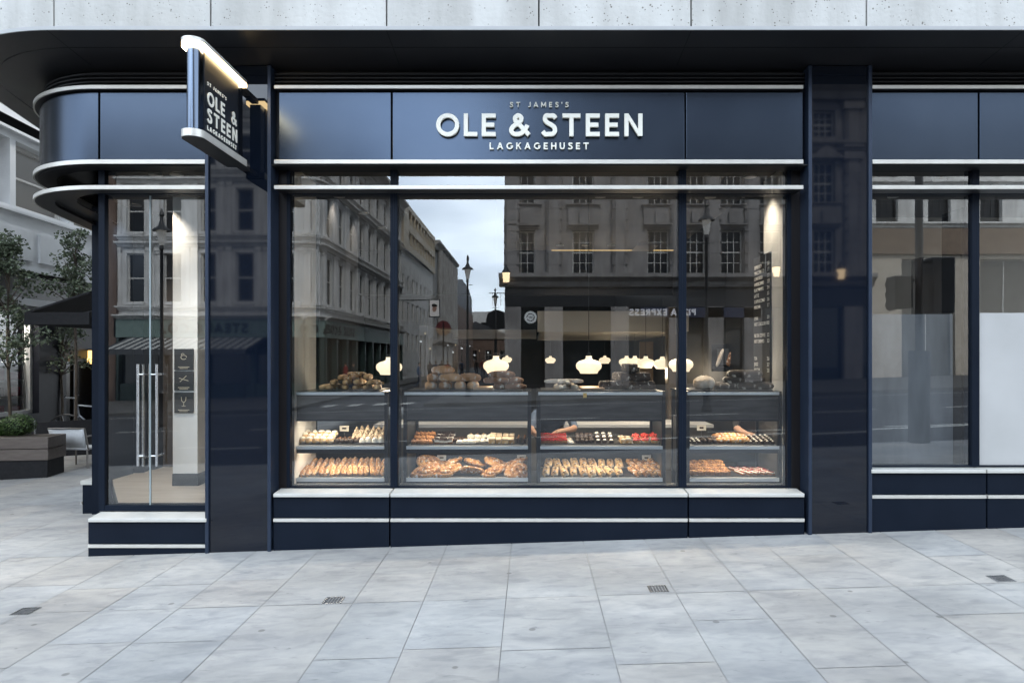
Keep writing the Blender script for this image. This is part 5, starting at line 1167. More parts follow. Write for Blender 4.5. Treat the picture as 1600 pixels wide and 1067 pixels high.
MB().box(.3, LX-.3, .5, 25, wz(452), wz(135)-.05).build('lower_roof', SLATE, s_, local=True)
MB().prism([(.6, wz(135)-.04), (25, wz(135)-.04), (25, 22.5), (3.4, 22.5)], .35, LX-.35, 'x').build('added_roof', SLATE, s_, local=True)  # added roof, raised to keep bright sky out of the fascia's reflection
Msd = Matrix.Translation((LX, 0, 0)) @ Matrix.Rotation(R(90), 4, 'Z')
facade(s_, Msd, .01, 40, -2, wz(135)-.02, [(3+3.6*i, 4.2+3.6*i, a, b_) for i in range(10) for a, b_ in ((wz(428), wz(360)), (wz(320), wz(256)))], DARKST, .3, nx=3, ny=4)
BLUEB = mat('dark_blue_fascia', (.012, .02, .055), .4)
zf = wz(478)
MB().box(0, LX, -.22, .3, wz(480), wz(453)).build('shop_fascia', BLACKP, s_, local=True); MB().box(lx(1186), lx(1000), -.30, -.221, wz(497), wz(481)).build('blue_sign', BLUEB, s_, local=True)
MB().box(0, LX, -.05, .3, -2, .1).build('stall_riser', BLACKP, s_, local=True)
MB().quad((0, .1, .1), (LX, .1, .1), (LX, .1, wz(480)), (0, .1, wz(480))).build('shop_glass', SHOPG, s_, local=True)
mb = MB()
for c in (800, 865, 968, 1058, 1114, 1174, 1245, 1325): q = lx(c); mb.box(max(.0, q-.5), min(LX, q+.5), -.3, .3, -2, wz(480)-.003)
mb.build('shop_pier', DARKST, s_, local=True)
h = .36; tx = 'PIZZA EXPRESS'; mb = MB(Matrix.Translation((lx(1085), -.36, wz(494)))); write(mb, tx, 0, 0, h, .2, .16, 0, .05); mb.build('shop_lettering', glow('lit_sign_lettering', (.9, .92, 1), 1.6), s_, local=True)
mb = MB()
for i in range(46): q = lx(1050)+i*.22; mb.box(q, q+.02, -1.2, -1.18, wz(480), wz(462))
mb.box(lx(1050), lx(1050)+10.1, -1.22, -1.16, wz(462), wz(461)); mb.build('railing', BLACKP, s_, local=True)
cl = far_root('round_sign', 'round white sign projecting from the sooty stone building', 'sign', wx(829), YW+.6)
MB().lathe([(.001, -.06), (.34, -.06), (.34, .06), (.001, .06)], n=28).build('disc', mat('round_sign_white', (.7, .72, .72), .5, emit=(.9, .95, 1), es=.25), cl, local=True, mtx=Matrix.Translation((0, 0, wz(497))) @ Matrix.Rotation(R(90), 4, 'X'))
mb = MB(); mb.ribbon(arc(0, wz(497), .2, 0, 330, 18), .05, -.075, .01); mb.ribbon([(-.1, wz(497)), (.1, wz(497))], .05, -.076, .01); mb.build('emblem', BLACKP, cl, local=True); MB().box(-.03, .03, .06, .62, wz(497)-.02, wz(497)+.02).build('bracket', BLACKP, cl, local=True)
for px, py in ((792, 432), (1205, 424), (1300, 428)):
    l_ = far_root('wall_lantern', {792: 'glowing lantern at the corner of the sooty stone building', 1205: 'glowing lantern mirrored beside the menu board', 1300: 'glowing lantern mirrored in the right pilaster'}[px], 'lantern', wx(px), YW+.75)
    MB().lathe([(.001, 0), (.16, 0), (.22, .5), (.001, .52)], c=(0, 0, wz(py)-.4), n=10).build('lantern_glass', glow('lantern_glow', (1, .74, .45), 7), l_, local=True); MB().lathe([(.26, .5), (.12, .75), (.03, .95), (.001, .96)], c=(0, 0, wz(py)-.4), n=10).build('lantern_cap', BLACKP, l_, local=True); MB().box(-.04, .04, 0, .75, wz(py)-.5, wz(py)-.42).build('bracket', BLACKP, l_, local=True)
    pass
# --- pale block on the far right
pb = far_root('pale_curved_building', 'pale rendered block with brown shop band mirrored in the right windows', 'building', wx(1358)+28, YW)
wins = []
for i in range(9):
    q = 28-1.0-2.9*i
    for a, b_ in ((wz(350), wz(304)), (wz(276), wz(230)), (wz(205), wz(160))): wins.append((q-.62, q+.62, a, b_))
facade(pb, I4, 0, 28, wz(358), wz(130), wins, PALEB, .25, nx=3, ny=4, style='dark')
mb = MB()
for z in (wz(357), wz(292), wz(220), wz(134)): moulding(mb, 0, 28, z, .3, .35)
mb.build('cornice', PALEB, pb, local=True)
MB().box(0, 28, -.2, .3, wz(398), wz(358)-.01).build('brown_band', mat('brown_band', (.16, .11, .075), .6, 0, (.21, .15, .10), 3), pb, local=True); MB().box(0, 28, .4, 14, -2, wz(130)).build('roof', SLATE, pb, local=True)
facade(pb, Matrix.Translation((0, .001, 0)), 0, 28, -2, wz(398)-.002, [(1.2+4.4*i, 4.2+4.4*i, .2, wz(405)) for i in range(6)], mat('buff_render', (.45, .39, .31), .7, 0, (.52, .46, .38), 3), .3, nx=2, ny=1, style='lit', name='shop_wall')
# --- the left side of the side street further down, and its end
xa = xE+.15
def side_block(name, label, d0, d1, h, m, pitch, floors, ww=.5, z0=-2.5, gab=False, nx=1, ny=2):
    r = thing(name, label, 'building', (xa-.15, 2*GY-CAMY-d1, 0), R(90))   # local x runs towards the shop
    Ln = d1-d0; n = int(Ln/pitch); p = Ln/n
    facade(r, I4, .02, Ln-.02, z0, h, [(p*(i+.5)-ww, p*(i+.5)+ww, a, b_) for i in range(n) for a, b_ in floors], m, .06, nx=nx, ny=ny)
    MB().box(.03, Ln-.03, .5, 12, z0, h-.05).build('roof', SLATE, r, local=True); return r, Ln
r, Ln = side_block('white_modern_block', 'pale plain block with two strips of windows on top mirrored left of the sky', 62, 82, SZ(322, 65)-4.4, PALEB, 2.4, ((2.2, 3.9), (5.0, 6.9), (8.0, 9.4)))
facade(r, Matrix.Translation((0, -.3, 0)), .02, Ln-.02, SZ(322, 65)-4.38, SZ(322, 65), [(.6+1.9*i, 2.2+1.9*i, a, a+1.25) for i in range(9) for a in (SZ(322, 65)-3.7, SZ(322, 65)-1.75)], mat('beige_top_storey', (.45, .38, .27), .6, 0, (.5, .43, .32), 4), .2, nx=2, ny=2, name='top_storey')
r, Ln = side_block('theatre_building', 'grey stone theatre with a pointed gable mirrored beside the sky', 82, 104, SZ(438, 104)+2.4, GREYB, 2.6, ((4.2, 6.4), (7.6, 9.4)))
hh = SZ(438, 104)+2.4
mb = MB(); moulding(mb, -.2, Ln+.2, hh-.9, .9, .9); moulding(mb, 0, Ln, 3.2, .5, .8)
for i in range(7): mb.tube([(2+i*3, -.6, 3.7), (2+i*3, -.6, hh-.9)], .32, 10)
mb.build('columns_and_cornice', GREYB, r, local=True)
mb = MB(); mb.prism([(3, hh), (19, hh), (11, SZ(400, 95)+.4)], -.6, .4); mb.build('gable', GREYB, r, local=True); mb = MB(); mb.prism([(4.6, hh+.3), (17.4, hh+.3), (11, SZ(400, 95)-.5)], -.62, -.6); mb.build('gable_panel', PALEB, r, local=True)
MB().box(15.5, 16.8, 2, 3, hh, SZ(400, 95)+.6).build('chimney', BROWN, r, local=True)
r, Ln = side_block('mansard_building', 'brown block with a rounded dark roof mirrored behind the theatre', 104.1, 140, SZ(475, 110), BROWN, 3, ((3.5, 5.6),))
MB().prism([(.0, SZ(475, 110)), (0, SZ(455, 110)+1), (6, SZ(437, 115)), (20, SZ(437, 115)+.6), (30, SZ(455, 120)), (Ln, SZ(475, 110))], .2, 11).build('domed_roof', SLATE, r, local=True)
fe = thing('white_far_building', 'small white building closing the far end of the mirrored street', 'building', (2, 2*GY-CAMY-165, 0), math.pi)
facade(fe, I4, -8, 24, -4, SZ(487, 165), [(-7+4.4*i, -3.6+4.4*i, a, a+1.6) for i in range(7) for a in (1.5, 5.0, 8.4)], PALEB, .3, nx=3, ny=1, style='dark')
mb = MB(); mb.box(-8, 24, .5, 10, -4, SZ(488, 165)); mb.build('roof', SLATE, fe, local=True)
fb = thing('dark_gabled_house', 'dark low house with a sloping roof before the white far building', 'house', (-9, 2*GY-CAMY-140, 0), math.pi)
facade(fb, I4, -6, 5, -4, SZ(530, 140), [(-4+3*i, -2.6+3*i, 1, 3) for i in range(3)], BROWN, .3)
MB().prism([(-6.4, SZ(530, 140)), (5.4, SZ(530, 140)), (2.4, SZ(502, 140))], -.3, 9).build('roof', SLATE, fb, local=True)
# --- hanging poster, round signs
ps = far_root('hanging_poster_sign', 'lit hanging poster with a drawn face mirrored left of the tall lamp post', 'sign', *street(679, 60))
X, Y = street(679, 60)
w2, z0, z1 = .50, SZ(496, 60), SZ(468, 60)
MB().box(-w2, w2, -.12, .12, z0, z1).build('sign_box', BLACKP, ps, local=True); MB().box(-w2+.08, w2-.08, -.14, -.121, z0+.08, z1-.08).build('poster', mat('poster_paper', (.75, .72, .70), .5, emit=(1, .97, .94), es=.55), ps, local=True)
mb = MB(); mb.prism([(.0+.20*math.cos(a*.3)-.04*math.sin(a*.3), (z0+z1)/2-.05+.28*math.sin(a*.3)) for a in range(21)], -.150, -.1401); mb.build('drawn_face', mat('poster_skin', (.60, .36, .28), .6), ps, local=True)
mb = MB(); mb.prism([(-.24, (z0+z1)/2+.12), (.22, (z0+z1)/2+.12), (.26, (z0+z1)/2+.32), (0, (z0+z1)/2+.42), (-.26, (z0+z1)/2+.28)], -.158, -.1501); mb.build('drawn_hair', HAIR, ps, local=True)
MB().box(w2+.002, X-(xE-.0), -.03, .03, z1-.1, z1-.02).build('bracket', BLACKP, ps, local=True) if X-xE > w2+.1 else None
# --- lamp posts
def make_lamp():
    t = thing('street_lamp', 'x', 'street lamp')
    MB().lathe([(.001, 0), (.16, 0), (.15, .12), (.11, .2), (.10, .9), (.12, .95), (.075, 1.05), (.065, 2.2), (.05, 2.3), (.04, 5.0), (.07, 5.05), (.05, 5.15), (.001, 5.16)], n=14).build('post', BLACKP, t, smooth=True)
    MB().tube([(-.22, 0, 4.9), (.22, 0, 4.9)], .014).build('ladder_bar', BLACKP, t)
    MB().lathe([(.001, 5.16), (.07, 5.16), (.13, 5.52), (.13, 5.58), (.001, 5.585)], n=10).build('lantern', mat('lantern_clear_glass', (.25, .27, .29), .1, emit=(1, .95, .85), es=.5), t, smooth=True)
    MB().lathe([(.001, 5.586), (.25, 5.565), (.24, 5.60), (.13, 5.68), (.08, 5.76), (.05, 5.85), (.04, 5.98), (.07, 6.02), (.02, 6.2), (.001, 6.21)], n=14).build('lantern_cap', BLACKP, t, smooth=True)
    return t
lp = make_lamp()
for i, (px, pyt, d, lab) in enumerate(((731, 398, 31, 'black street lamp standing against the mirrored sky'), (774, 450, 52, 'farther black street lamp mirrored low against the sky'), (253, 326, 21.5, 'black street lamp mirrored in the left entrance glass'), (1104, 311, 20.8, 'black street lamp mirrored beside the right window mullion'))):
    t = lp if i == 0 else dup(lp)
    X, Y = street(px, d); zg = road_z(X); k = (SZ(pyt, d)-zg)/6.21; t.location = (X, Y, zg); t.scale = (max(.8, k),)*2+(k,); t['label'] = lab; t['group'] = 'street lamps across the road'
rsn = thing('round_traffic_sign', 'dark round sign back on the pole under the farther lamp', 'sign', (*street(776, 50), SZ(500, 50)))
MB().lathe([(.001, -.02), (.75, -.02), (.75, .02), (.001, .02)], n=24).build('disc', BLACKP, rsn, local=True, mtx=Matrix.Rotation(R(90), 4, 'X')); MB().tube([(0, -.05, -.8), (0, -.05, -3.8)], .05).build('pole', BLACKP, rsn, local=True)
rs2 = thing('round_shop_sign', 'large round red and beige sign mirrored over the brown loaves', 'sign', (*street(693, 45), SZ(513, 45)))
mb = MB(); mb.prism([(.5*math.cos(R(a)), .5*math.sin(R(a))) for a in range(0, 181, 12)], -.05, .05); mb.build('red_half', mat('sign_dark_red', (.12, .015, .015), .5), rs2, local=True)
mb = MB(); mb.prism([(.5*math.cos(R(a)), .5*math.sin(R(a))-.003) for a in range(180, 361, 12)], -.05, .05); mb.build('beige_half', mat('sign_beige', (.35, .22, .13), .5), rs2, local=True); MB().tube([(0, .08, .4), (0, .08, -3.5)], .04).build('pole', BLACKP, rs2, local=True)
# --- traffic signals by the kerb at the right (mirrored in the right window)
X, Y = street(1436, 11.9); zg = ground(X, Y)
ts = thing('traffic_signal', 'dark traffic signal pole with black heads mirrored in the right window', 'traffic signal', (X, Y, zg))
MB().tube([(X, Y, zg), (X, Y, SZ(240, 11.9))], .065, 14).build('pole', mat('grey_pole', (.05, .05, .055), .5), ts, smooth=True); MB().tube([(X, Y, zg), (X, Y, SZ(548, 11.9))], .17, 18).build('wide_base', mat('pole_base_grey', (.06, .06, .068), .5), ts, smooth=True)
for p0, p1, q0, q1, dy in ((1391, 1419, 432, 482, .0), (1447, 1481, 404, 490, .05)):
    a, b_ = (p0-VX)*11.9/F, (p1-VX)*11.9/F
    hd = MB().box(a, b_, Y-.16+dy, Y+.16+dy, SZ(q1, 11.9), SZ(q0, 11.9)).build('signal_head', BLACKP, ts, bevel=.02)
    for k in range(3):
        zc_ = SZ(q1, 11.9)+(k+.5)*(SZ(q0, 11.9)-SZ(q1, 11.9))/3; mb = MB(); mb.tube([((a+b_)/2, Y-.161+dy, zc_), ((a+b_)/2, Y-.30+dy, zc_-.02)], .10, 14, cap=False); WL[hd.name] = Vector((X, Y, zg)); mb.build('visor', BLACKP, hd)
    mb = MB(); mb.tube([((a+b_)/2, Y, SZ(q0+8, 11.9)), (X, Y, SZ(q0+4, 11.9))], .025); mb.build('arm', BLACKP, ts)
# --- lit shops deep in the street
for i, (px, py, d) in enumerate(((664, 522, 70), (657, 535, 48), (700, 541, 80), (712, 540, 80), (722, 546, 85), (735, 542, 90), (750, 549, 85), (763, 552, 90), (708, 552, 60), (672, 546, 60), (742, 556, 100), (690, 558, 95))):
    X, Y = street(px, d); t = far_root('shop_lamp', 'small glowing shop lamp far down the mirrored side street', 'lamp', X, Y, 0, 'shop lamps far down the mirrored street'); r_ = rb.uniform(.07, .15)
    MB().blob((0, 0, SZ(py, d)), (r_, r_, r_), 0, 1, 1, 10, 8).build('globe', glow('shop_lamp_white', (.92, .96, 1), 3) if i % 3 else glow('shop_lamp_warm', (1, .8, .5), 3), t, local=True); MB().tube([(0, 0, SZ(py, d)-r_*.5), (0, 0, road_z(X))], .035).build('post', BLACKP, t, local=True)

# ------------------------------------------------------------------ the side street at the left
dB = Vector((-.075, 1.0)).normalized()
ob = thing('office_building', 'pale stone office block with dark shopfront across the side street', 'building', (-9.2, 5.9, 0), 0)
ang = math.atan2(dB.y, dB.x); Mo = Matrix.Translation((0, 0, 0)) @ Matrix.Rotation(ang, 4, 'Z')     # local x runs away down the side street, -y looks towards the shop
def oz(py, d=12.9): return CAMZ+(HY-py)*d/F
LBL = mat('side_stone', (.62, .63, .64), .8, 0, (.70, .71, .72), 2, bump=.2, bscale=30)
facade(ob, Mo, -7, 22, oz(428), oz(342), [], LBL, name='stone_band')
mb = MB(Mo)
for i in range(8): mb.box(-6.0+1.75*i, -4.45+1.75*i, -.05, -.002, oz(412), oz(368))
mb.build('raised_panel', LBL, ob, local=True)
facade(ob, Matrix.Translation((0, .0, 0)) @ Mo, -7, 22, oz(340)-.002, oz(225), [(-6.6+1.75*i, -5.0+1.75*i, oz(335), oz(238)) for i in range(13)], LBL, .18, nx=1, ny=2, style='lit', name='upper_wall')
mb = MB(Mo); mb.box(-7, 22, -.10, -.002, oz(228), oz(224)); mb.box(-7, 22, -.08, -.002, oz(345), oz(341)); mb.box(-7, 22, -.06, -.002, oz(428), oz(425)); mb.build('ledge', LBL, ob, local=True)
facade(ob, Mo, -7, 22, oz(222)+.2, oz(60), [(-6.6+1.75*i, -5.0+1.75*i, oz(165), oz(80)) for i in range(13)], LBL, .18, nx=1, ny=2, name='top_wall')
MB(Mo).box(-7, 22, .02, .3, oz(468), oz(435)).build('shop_fascia', BLACKP, ob, local=True); MB(Mo).box(-7, 22, -.06, .3, oz(480), oz(469)).build('stone_lintel', LBL, ob, local=True)
NVW = mat('navy_shop_wall', (.008, .009, .014), .5, 0, (.012, .013, .019), 4, spec=.25)
facade(ob, Mo, -7, 22, -1.5, oz(481), [(-4.6, 1.05, oz(645), oz(486)), (1.9, 3.6, -.4, oz(560))], NVW, .12, nx=2, ny=1, style='clear', name='shop_wall') if False else None
facade(ob, Mo, -7, 1.5, -1.5, oz(481), [(-4.6, 1.05, oz(645), oz(486))], NVW, .12, nx=2, ny=1, style='clear', name='shop_wall')
facade(ob, Mo, 1.501, 22, -1.5, oz(481), [(1.9, 3.6, -.4, oz(560))], NVW, .3, nx=2, ny=1, style='dark', name='shop_wall')
MB(Mo).box(-7, 22, .5, 8, -1.5, oz(60)).build('inner_wall', IDK, ob, local=True)
# the lit shop window's goods
cub = thing('cubby_shelf', 'white cubby shelf with red and dark goods in the lit side street window', 'shelf', (-9.2, 5.9, 0), ang)
mb = MB()
for x_ in [-4.1+.42*i for i in range(13)]: mb.box(x_, x_+.03, .20, .45, oz(645), oz(566))
for z in (oz(645), oz(620), oz(595), oz(568)): mb.box(-4.1, .97, .202, .448, z, z+.03)
mb.build('frame', mat('white_shelf_lit', (.75, .75, .73), .5), cub, local=True)
GOODS = [mat('red_goods', (.45, .03, .07), .6), mat('dark_goods', (.02, .02, .025), .6), mat('pink_goods', (.62, .30, .33), .6), mat('grey_goods', (.3, .31, .33), .6)]
for i in range(11, -1, -1):
    for j, z in enumerate((oz(645), oz(620), oz(595))):
        g = MB().box(-4.1+.42*i+.06, -4.1+.42*i+.40, .24, .42, z+.032, z+.032+rb.uniform(.12, .22)).build('folded_goods', GOODS[(i*2+j*(1+i % 2)) % 4], cub, local=True, bevel=.03)
d = bpy.data.lights.new('window_light', 'AREA'); d.size = 3.5; d.size_y = .15; d.shape = 'RECTANGLE'; d.energy = 90; d.color = (1, .95, .88); o = bpy.data.objects.new('window_light', d); col.objects.link(o); o.parent = cub; o.location = (-.8, .26, oz(492)); o.rotation_euler = (R(25), 0, 0)
MB().box(-3.0, .9, .24, .28, oz(489), oz(488)).build('light_strip', SPOTG, cub, local=True)
mb = MB(); flat = [(-1.2+.16*i) for i in range(8)]
flat_text('collage', .28, Matrix.Translation((-.95, .10, oz(550))) @ Matrix.Rotation(R(90), 4, 'X'), glow('lit_lettering', (1, .93, .85), 1.2), 'window_lettering', cub) if False else None
lit = thing('wall_lantern', 'small glowing lantern box on the dark side street wall', 'lantern', (0, 0, 0))
q = Mo @ Vector((2.9, -.02, 0)); q = Vector((q.x-9.2, q.y+5.9, oz(568, 14.8))); lit.location = q; WL[lit.name] = q
MB().box(q.x-.02, q.x+.22, q.y-.25, q.y+.25, q.z, q.z+.28).build('lamp_box', glow('yellow_lamp_box', (1, .62, .2), 2.2), lit, bevel=.01); MB().box(q.x-.03, q.x+.23, q.y-.27, q.y+.27, q.z+.281, q.z+.31).build('lid', BLACKP, lit)
# awning
a0 = on_ground(132, 820)
av = thing('black_awning', 'black sloping awning with pale lettering over the side street pavement', 'awning', (-7.2, 6.0, 2.0))
Ya = 4.9
P1 = Vector((PX(40, Ya), Ya, PZ(487, Ya))); P2 = Vector((PX(40, Ya), Ya, PZ(507, Ya)))
mb = MB(); q0 = P1; dv = Vector((.28, .96, 0)).normalized()
Q = [P1, Vector((PX(136, Ya)+.3, Ya+.55, PZ(455, Ya)))]
mb.cur = 0
x0, x1 = P1.x, PX(140, Ya)
AWB = mat('black_canvas', (.010, .010, .012), .8, 0, (.016, .016, .018), 20, bump=.2)
mb = MB()
mb._add([(x0, Ya, P1.z), (x1, Ya, PZ(455, Ya)), (x1, Ya+2.2, PZ(455, Ya)+.02), (x0, Ya+2.2, P1.z+.02), (x0, Ya, P1.z-.03), (x1, Ya, PZ(455, Ya)-.03), (x1, Ya+2.2, PZ(455, Ya)-.01), (x0, Ya+2.2, P1.z-.01)],
        [(3,2,1,0),(4,5,6,7),(0,1,5,4),(1,2,6,5),(2,3,7,6),(3,0,4,7)]); mb.build('canopy', AWB, av)
MB().box(x0, x1, Ya-.01, Ya+.02, P2.z, P1.z-.01).build('valance', AWB, av); MB().box(x0-.02, x0+.01, Ya, Ya+2.2, P2.z, P1.z-.01).build('side_valance', AWB, av)
mb = MB(); mb.tube([(x0+.05, Ya+.03, P2.z+.02), (x1+.1, Ya+.2, P1.z+.05)], .018); mb.build('arm', BLACKP, av)
flat_text('BAR & KITCHEN', .07, Matrix.Translation((x0+.08, Ya-.013, P2.z+.06)) @ Matrix.Rotation(R(90), 4, 'X'), mat('awning_grey_ink', (.30, .30, .30), .7), 'awning_lettering', av) if False else None
# black barrier, planter with box balls, chair
bp_ = on_ground(62, 722); bq = Vector((PX(136, 6.6), 6.6)); 
br = thing('canvas_barrier', 'low black canvas barrier behind the white chair', 'barrier', (PX(58, 5.7), 5.7, 0))
xa_, xb_ = PX(57, 5.7), PX(57, 5.7)+1.1; za = ground(xa_, 5.7)
mb = MB()
mb._add([(xa_, 5.7, za+.08), (xb_, 6.3, za+.08), (xb_, 6.33, za+.08), (xa_, 5.73, za+.08), (xa_, 5.7, PZ(660, 5.7)), (xb_, 6.3, PZ(657, 5.7)), (xb_, 6.33, PZ(657, 5.7)), (xa_, 5.73, PZ(660, 5.7))], [(3,2,1,0),(4,5,6,7),(0,1,5,4),(1,2,6,5),(2,3,7,6),(3,0,4,7)]); mb.build('canvas', AWB, br)
mb = MB(); mb.tube([(xa_-.03, 5.7, za), (xa_-.03, 5.7, PZ(656, 5.7))], .022, 10); mb.tube([(xb_+.03, 6.32, za), (xb_+.03, 6.32, PZ(655, 5.7))], .022, 10); mb.build('post', STEEL, br); MB().box(xa_-.2, xa_+.1, 5.6, 5.8, za, za+.015).build('foot', STEEL, br)
pc = on_ground(75, 746)
PLW = mat('grey_brown_board', (.14, .115, .10), .55, 0, (.18, .15, .13), 3, 6, stretch=(1, 10, 10), bump=.15)
pl = thing('planter_box', 'long grey boarded planter on a black base at the left edge', 'planter', (pc.x-.9, pc.y+.3, pc.z))
zt = PZ(683, pc.y); zm = PZ(719, pc.y); ang2 = R(8)
def rotb(mb, x0, x1, y0, y1, z0, z1):
    c, s = math.cos(ang2), math.sin(ang2); f = lambda x, y: (pc.x+x*c-y*s, pc.y+x*s+y*c)
    mb._add([(*f(x0,y0),z0),(*f(x1,y0),z0),(*f(x1,y1),z0),(*f(x0,y1),z0),(*f(x0,y0),z1),(*f(x1,y0),z1),(*f(x1,y1),z1),(*f(x0,y1),z1)], [(3,2,1,0),(4,5,6,7),(0,1,5,4),(1,2,6,5),(2,3,7,6),(3,0,4,7)])
zmid = (zt+zm)/2
for z0, z1 in ((zm+.004, zmid-.005), (zmid+.005, zt)): mb = MB(); rotb(mb, -2.2, 0, 0, .5, z0, z1); mb.build('board', PLW, pl, bevel=.004)
mb = MB(); rotb(mb, -2.2, -.02, .02, .48, pc.z-.15, zm); mb.build('base', AWB, pl); mb = MB(); rotb(mb, -2.15, -.05, .05, .45, zt-.02, zt+.004); mb.build('soil', BARK, pl)
BOXL = mat('box_leaf', (.035, .075, .018), .45, 0, (.10, .16, .045), 9, island=.3)
for px, r_, lab in ((28, .21, 'round clipped box ball at the right end of the planter'), (0, .15, 'smaller clipped box ball left of the round one in the planter')):
    y = pc.y+.22; c = Vector((PX(px, y), y, zt+r_*.72)); t = thing('box_ball', lab, 'shrub', tuple(c), 0, 'clipped box balls in the planter')
    mb = MB()
    for _ in range(1500):
        v_ = Vector((rb.gauss(0, 1), rb.gauss(0, 1), rb.gauss(0, 1))).normalized(); p = c+Vector((v_.x*r_*1.15, v_.y*r_, v_.z*r_*.85))*rb.uniform(.84, 1.03)
        a = (v_+Vector((rb.gauss(0, .5), rb.gauss(0, .5), rb.gauss(0, .5)))).normalized(); u_ = a.orthogonal().normalized(); w_ = a.cross(u_); s = rb.uniform(.010, .018)
        mb.quad(p-u_*s, p-w_*s*.6, p+u_*s, p+w_*s*.6)
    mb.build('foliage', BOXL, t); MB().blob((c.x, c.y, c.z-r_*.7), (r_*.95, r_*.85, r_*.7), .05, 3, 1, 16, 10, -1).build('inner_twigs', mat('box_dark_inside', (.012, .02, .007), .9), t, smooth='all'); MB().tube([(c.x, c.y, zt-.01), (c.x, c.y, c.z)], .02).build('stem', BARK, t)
cg = on_ground(91, 733)
ch = thing('terrace_chair', 'white mesh terrace chair with grey metal legs beside the corner column', 'chair', tuple(cg))
CHW = mat('white_chair_mesh', (.66, .68, .70), .6, 0, (.74, .76, .78), 40, stretch=(1, 1, 6)); CHM = mat('grey_chair_metal', (.32, .30, .28), .35, .8)
w_, zb_, zs_ = .50, PZ(668, cg.y)-cg.z, PZ(701, cg.y)-cg.z
cxa = cg.x
def cq(x, y, z): return (cg.x+x, cg.y+y, cg.z+z)
mb = MB(); nseg = 8
vs = []
for i in range(nseg+1):
    t_ = i/nseg; b_ = .045*math.sin(math.pi*t_); vs += [cq(-.02+t_*w_, -.05+b_*.5, zs_+.02), cq(-.05+t_*(w_+.06), -.16+b_, zb_)]
mb._add(vs, [(2*i, 2*i+2, 2*i+3, 2*i+1) for i in range(nseg)])
o = mb.build('backrest', CHW, ch, smooth=True); so_ = o.modifiers.new('thick', 'SOLIDIFY'); so_.thickness = .012
mb = MB(); mb.tube([cq(-.02, .0, zs_-.02), cq(-.045, -.16, zb_+.005)], .013); mb.tube([cq(w_-.02, .0, zs_-.02), cq(w_+.02, -.16, zb_+.005)], .013); mb.tube([cq(-.05, -.16, zb_), cq(w_*.5, -.125, zb_), cq(w_+.02, -.16, zb_)], .013); mb.build('back_frame', CHM, ch)
MB().box(cg.x-.01, cg.x+w_-.02, cg.y-.03, cg.y+.42, cg.z+zs_-.015, cg.z+zs_+.01).build('seat', CHW, ch, bevel=.006)
for x_, y_ in ((0, -.02), (w_-.03, -.02), (0, .42), (w_-.03, .42)): MB().tube([cq(x_, y_, zs_-.005), cq(x_+(.01 if x_ else -.01), y_*1.05, .0+ground(cg.x+x_, cg.y+y_)-cg.z)], .013).build('leg', CHM, ch)
for x_ in (-.02, w_-.01): MB().tube([cq(x_-.02, -.12, zs_+.2), cq(x_-.03, .35, zs_+.2), cq(x_, .40, zs_)], .012).build('armrest', CHM, ch)
# bicycle behind the barrier
bx, by = PX(104, 7.2), 7.2; bz = ground(bx, by)
bi = thing('bicycle', 'grey bicycle parked behind the black barrier', 'bicycle', (bx, by, bz), R(12))
def wheel(x):
    f = MB().tube([(x+.34*math.cos(a*math.pi/16), 0, .34+.34*math.sin(a*math.pi/16)) for a in range(32)], .017, 8, close=True).build('wheel', BLACKP, bi, smooth=True, local=True)
    mb = MB()
    for k in range(14): a = k*math.pi/7; mb.tube([(x, .01*(-1)**k, .34), (x+.325*math.cos(a), 0, .34+.325*math.sin(a))], .0015, 4)
    mb.build('spokes', STEEL, f, local=True)
wheel(0); wheel(1.03)
BF = mat('bicycle_grey_paint', (.30, .33, .38), .3, .4)
mb = MB(); pts = dict(h=(.18, 0, .86), d=(.22, 0, .66), s=(.74, 0, .80), b=(.60, 0, .30), r=(1.03, 0, .34), f=(0, 0, .34), t=(.16, 0, .98))
for a, b_ in (('h', 's'), ('d', 'b'), ('s', 'b'), ('b', 'r'), ('s', 'r'), ('d', 'f'), ('t', 'd')): mb.tube([pts[a], pts[b_]], .016)
mb.build('frame', BF, bi, local=True, smooth=True); mb = MB(); mb.tube([(.10, -.28, 1.05), (.05, -.22, 1.02), (.15, -.05, 1.0), (.15, .05, 1.0), (.05, .22, 1.02), (.10, .28, 1.05)], .012); mb.build('handlebar', STEEL, bi, local=True, smooth=True); mb = MB(); mb.blob((.80, 0, .86), (.13, .07, .03), .05, 2, 1, 12, 8); mb.build('saddle', BLACKP, bi, local=True, smooth='all')
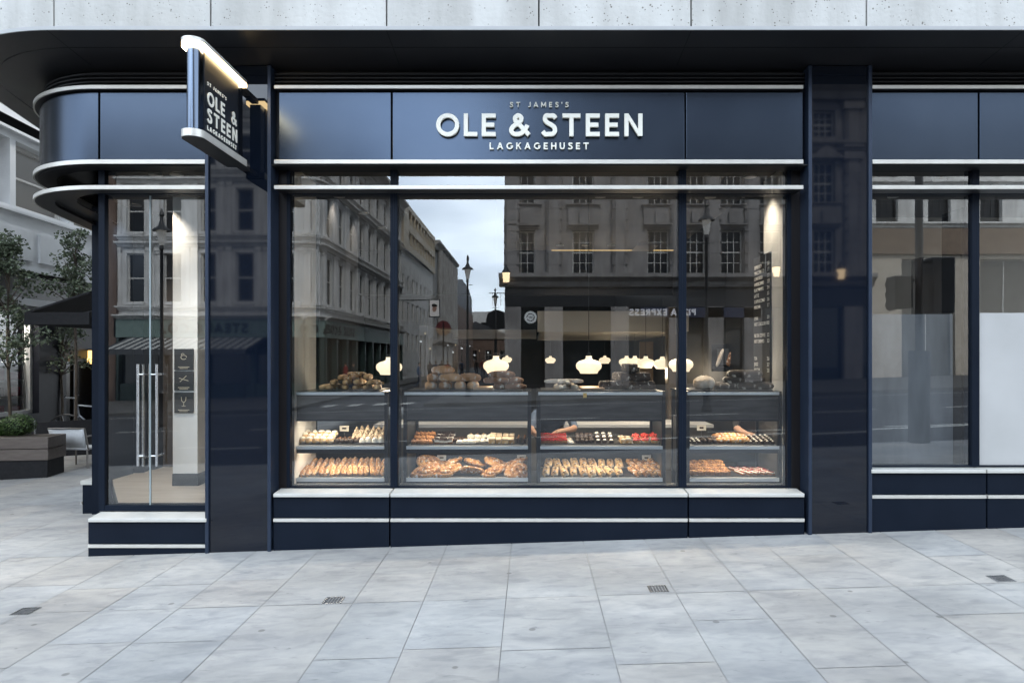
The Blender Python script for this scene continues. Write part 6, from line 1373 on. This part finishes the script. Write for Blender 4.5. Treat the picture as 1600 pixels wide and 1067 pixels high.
# street trees in the side street
TL = mat('olive_leaf', (.06, .085, .05), .55, 0, (.16, .19, .12), 6, island=.4)
def tree(px, py0, py1, Y, wpx, label, n, seed):
    x = PX(px, Y); zg = ground(x, Y); z0, z1 = PZ(py1, Y), PZ(py0, Y); t = thing('potted_tree', label, 'tree', (x, Y, zg), 0, 'leafy trees in the side street'); rt = random.Random(seed); k = (Y-CAMY)/F
    MB().tube([(x, Y, zg), (x+.02, Y, (zg+z0)/2), (x-.03, Y, z0+.3), (x, Y, z1-.3)], [.028, .025, .02, .008], 8).build('trunk', BARK, t, smooth=True)
    bl = []
    for i in range(26):
        zz = z0+(z1-z0)*rt.random(); f = 1-.75*((zz-z0)/(z1-z0))**1.3; q_ = rt.uniform(.10, .24); bl.append(((x+rt.uniform(-1, 1)*wpx*k*f, Y+rt.uniform(-.4, .4)*f, zz), (q_*1.2, q_, q_*rt.uniform(.6, 1.3))))
    mb = MB()
    for c, _ in bl: mb.tube([(x, Y, max(z0-.2, c[2]-.4)), c], [.014, .004], 5)
    mb.build('branch', BARK, t); leaves(MB(), bl, n, .058, rt, .8).build('crown', TL, t)
tree(14, 375, 560, 5.7, 40, 'leafy tree at the left edge before the lit shop window', 3000, 5)
tree(118, 362, 462, 7.0, 26, 'leafy tree rising above the black awning beside the corner column', 1700, 9)
tree(96, 505, 570, 7.6, 46, 'sparse leafy shrub tree under the black awning', 900, 21)
# small metal covers in the pavement
for px, py, lab in ((40, 955, 'leftmost'), (521, 938, 'second from left'), (1028, 920, 'third from left'), (1564, 904, 'rightmost')):
    g = on_ground(px, py); t = thing('pavement_cover', 'small square dark metal cover let into the pavement, '+lab+' of four', 'drain cover', tuple(g), 0, 'metal covers along the pavement joint'); s = .065
    def gz_(x, y): return ground(x, y)+.004
    mb = MB()
    for (xa, xb, ya, yb) in ((-s, s, -s, -s+.012), (-s, s, s-.012, s), (-s, -s+.012, -s+.012, s-.012), (s-.012, s, -s+.012, s-.012)):
        q_ = [(g.x+xa, g.y+ya), (g.x+xb, g.y+ya), (g.x+xb, g.y+yb), (g.x+xa, g.y+yb)]; mb._add([(*p, gz_(*p)-.01) for p in q_]+[(*p, gz_(*p)) for p in q_], [(3,2,1,0),(4,5,6,7),(0,1,5,4),(1,2,6,5),(2,3,7,6),(3,0,4,7)])
    mb.build('cover_frame', STEEL, t); mb = MB()
    for k in range(5):
        xa = -s+.014+k*.021; q_ = [(g.x+xa, g.y-s+.013), (g.x+xa+.014, g.y-s+.013), (g.x+xa+.014, g.y+s-.013), (g.x+xa, g.y+s-.013)]; mb._add([(*p, gz_(*p)-.012) for p in q_]+[(*p, gz_(*p)-.001) for p in q_], [(3,2,1,0),(4,5,6,7),(0,1,5,4),(1,2,6,5),(2,3,7,6),(3,0,4,7)])
    mb.build('grille', mat('worn_iron', (.07, .072, .075), .6, 0, (.12, .12, .12), 30), t)
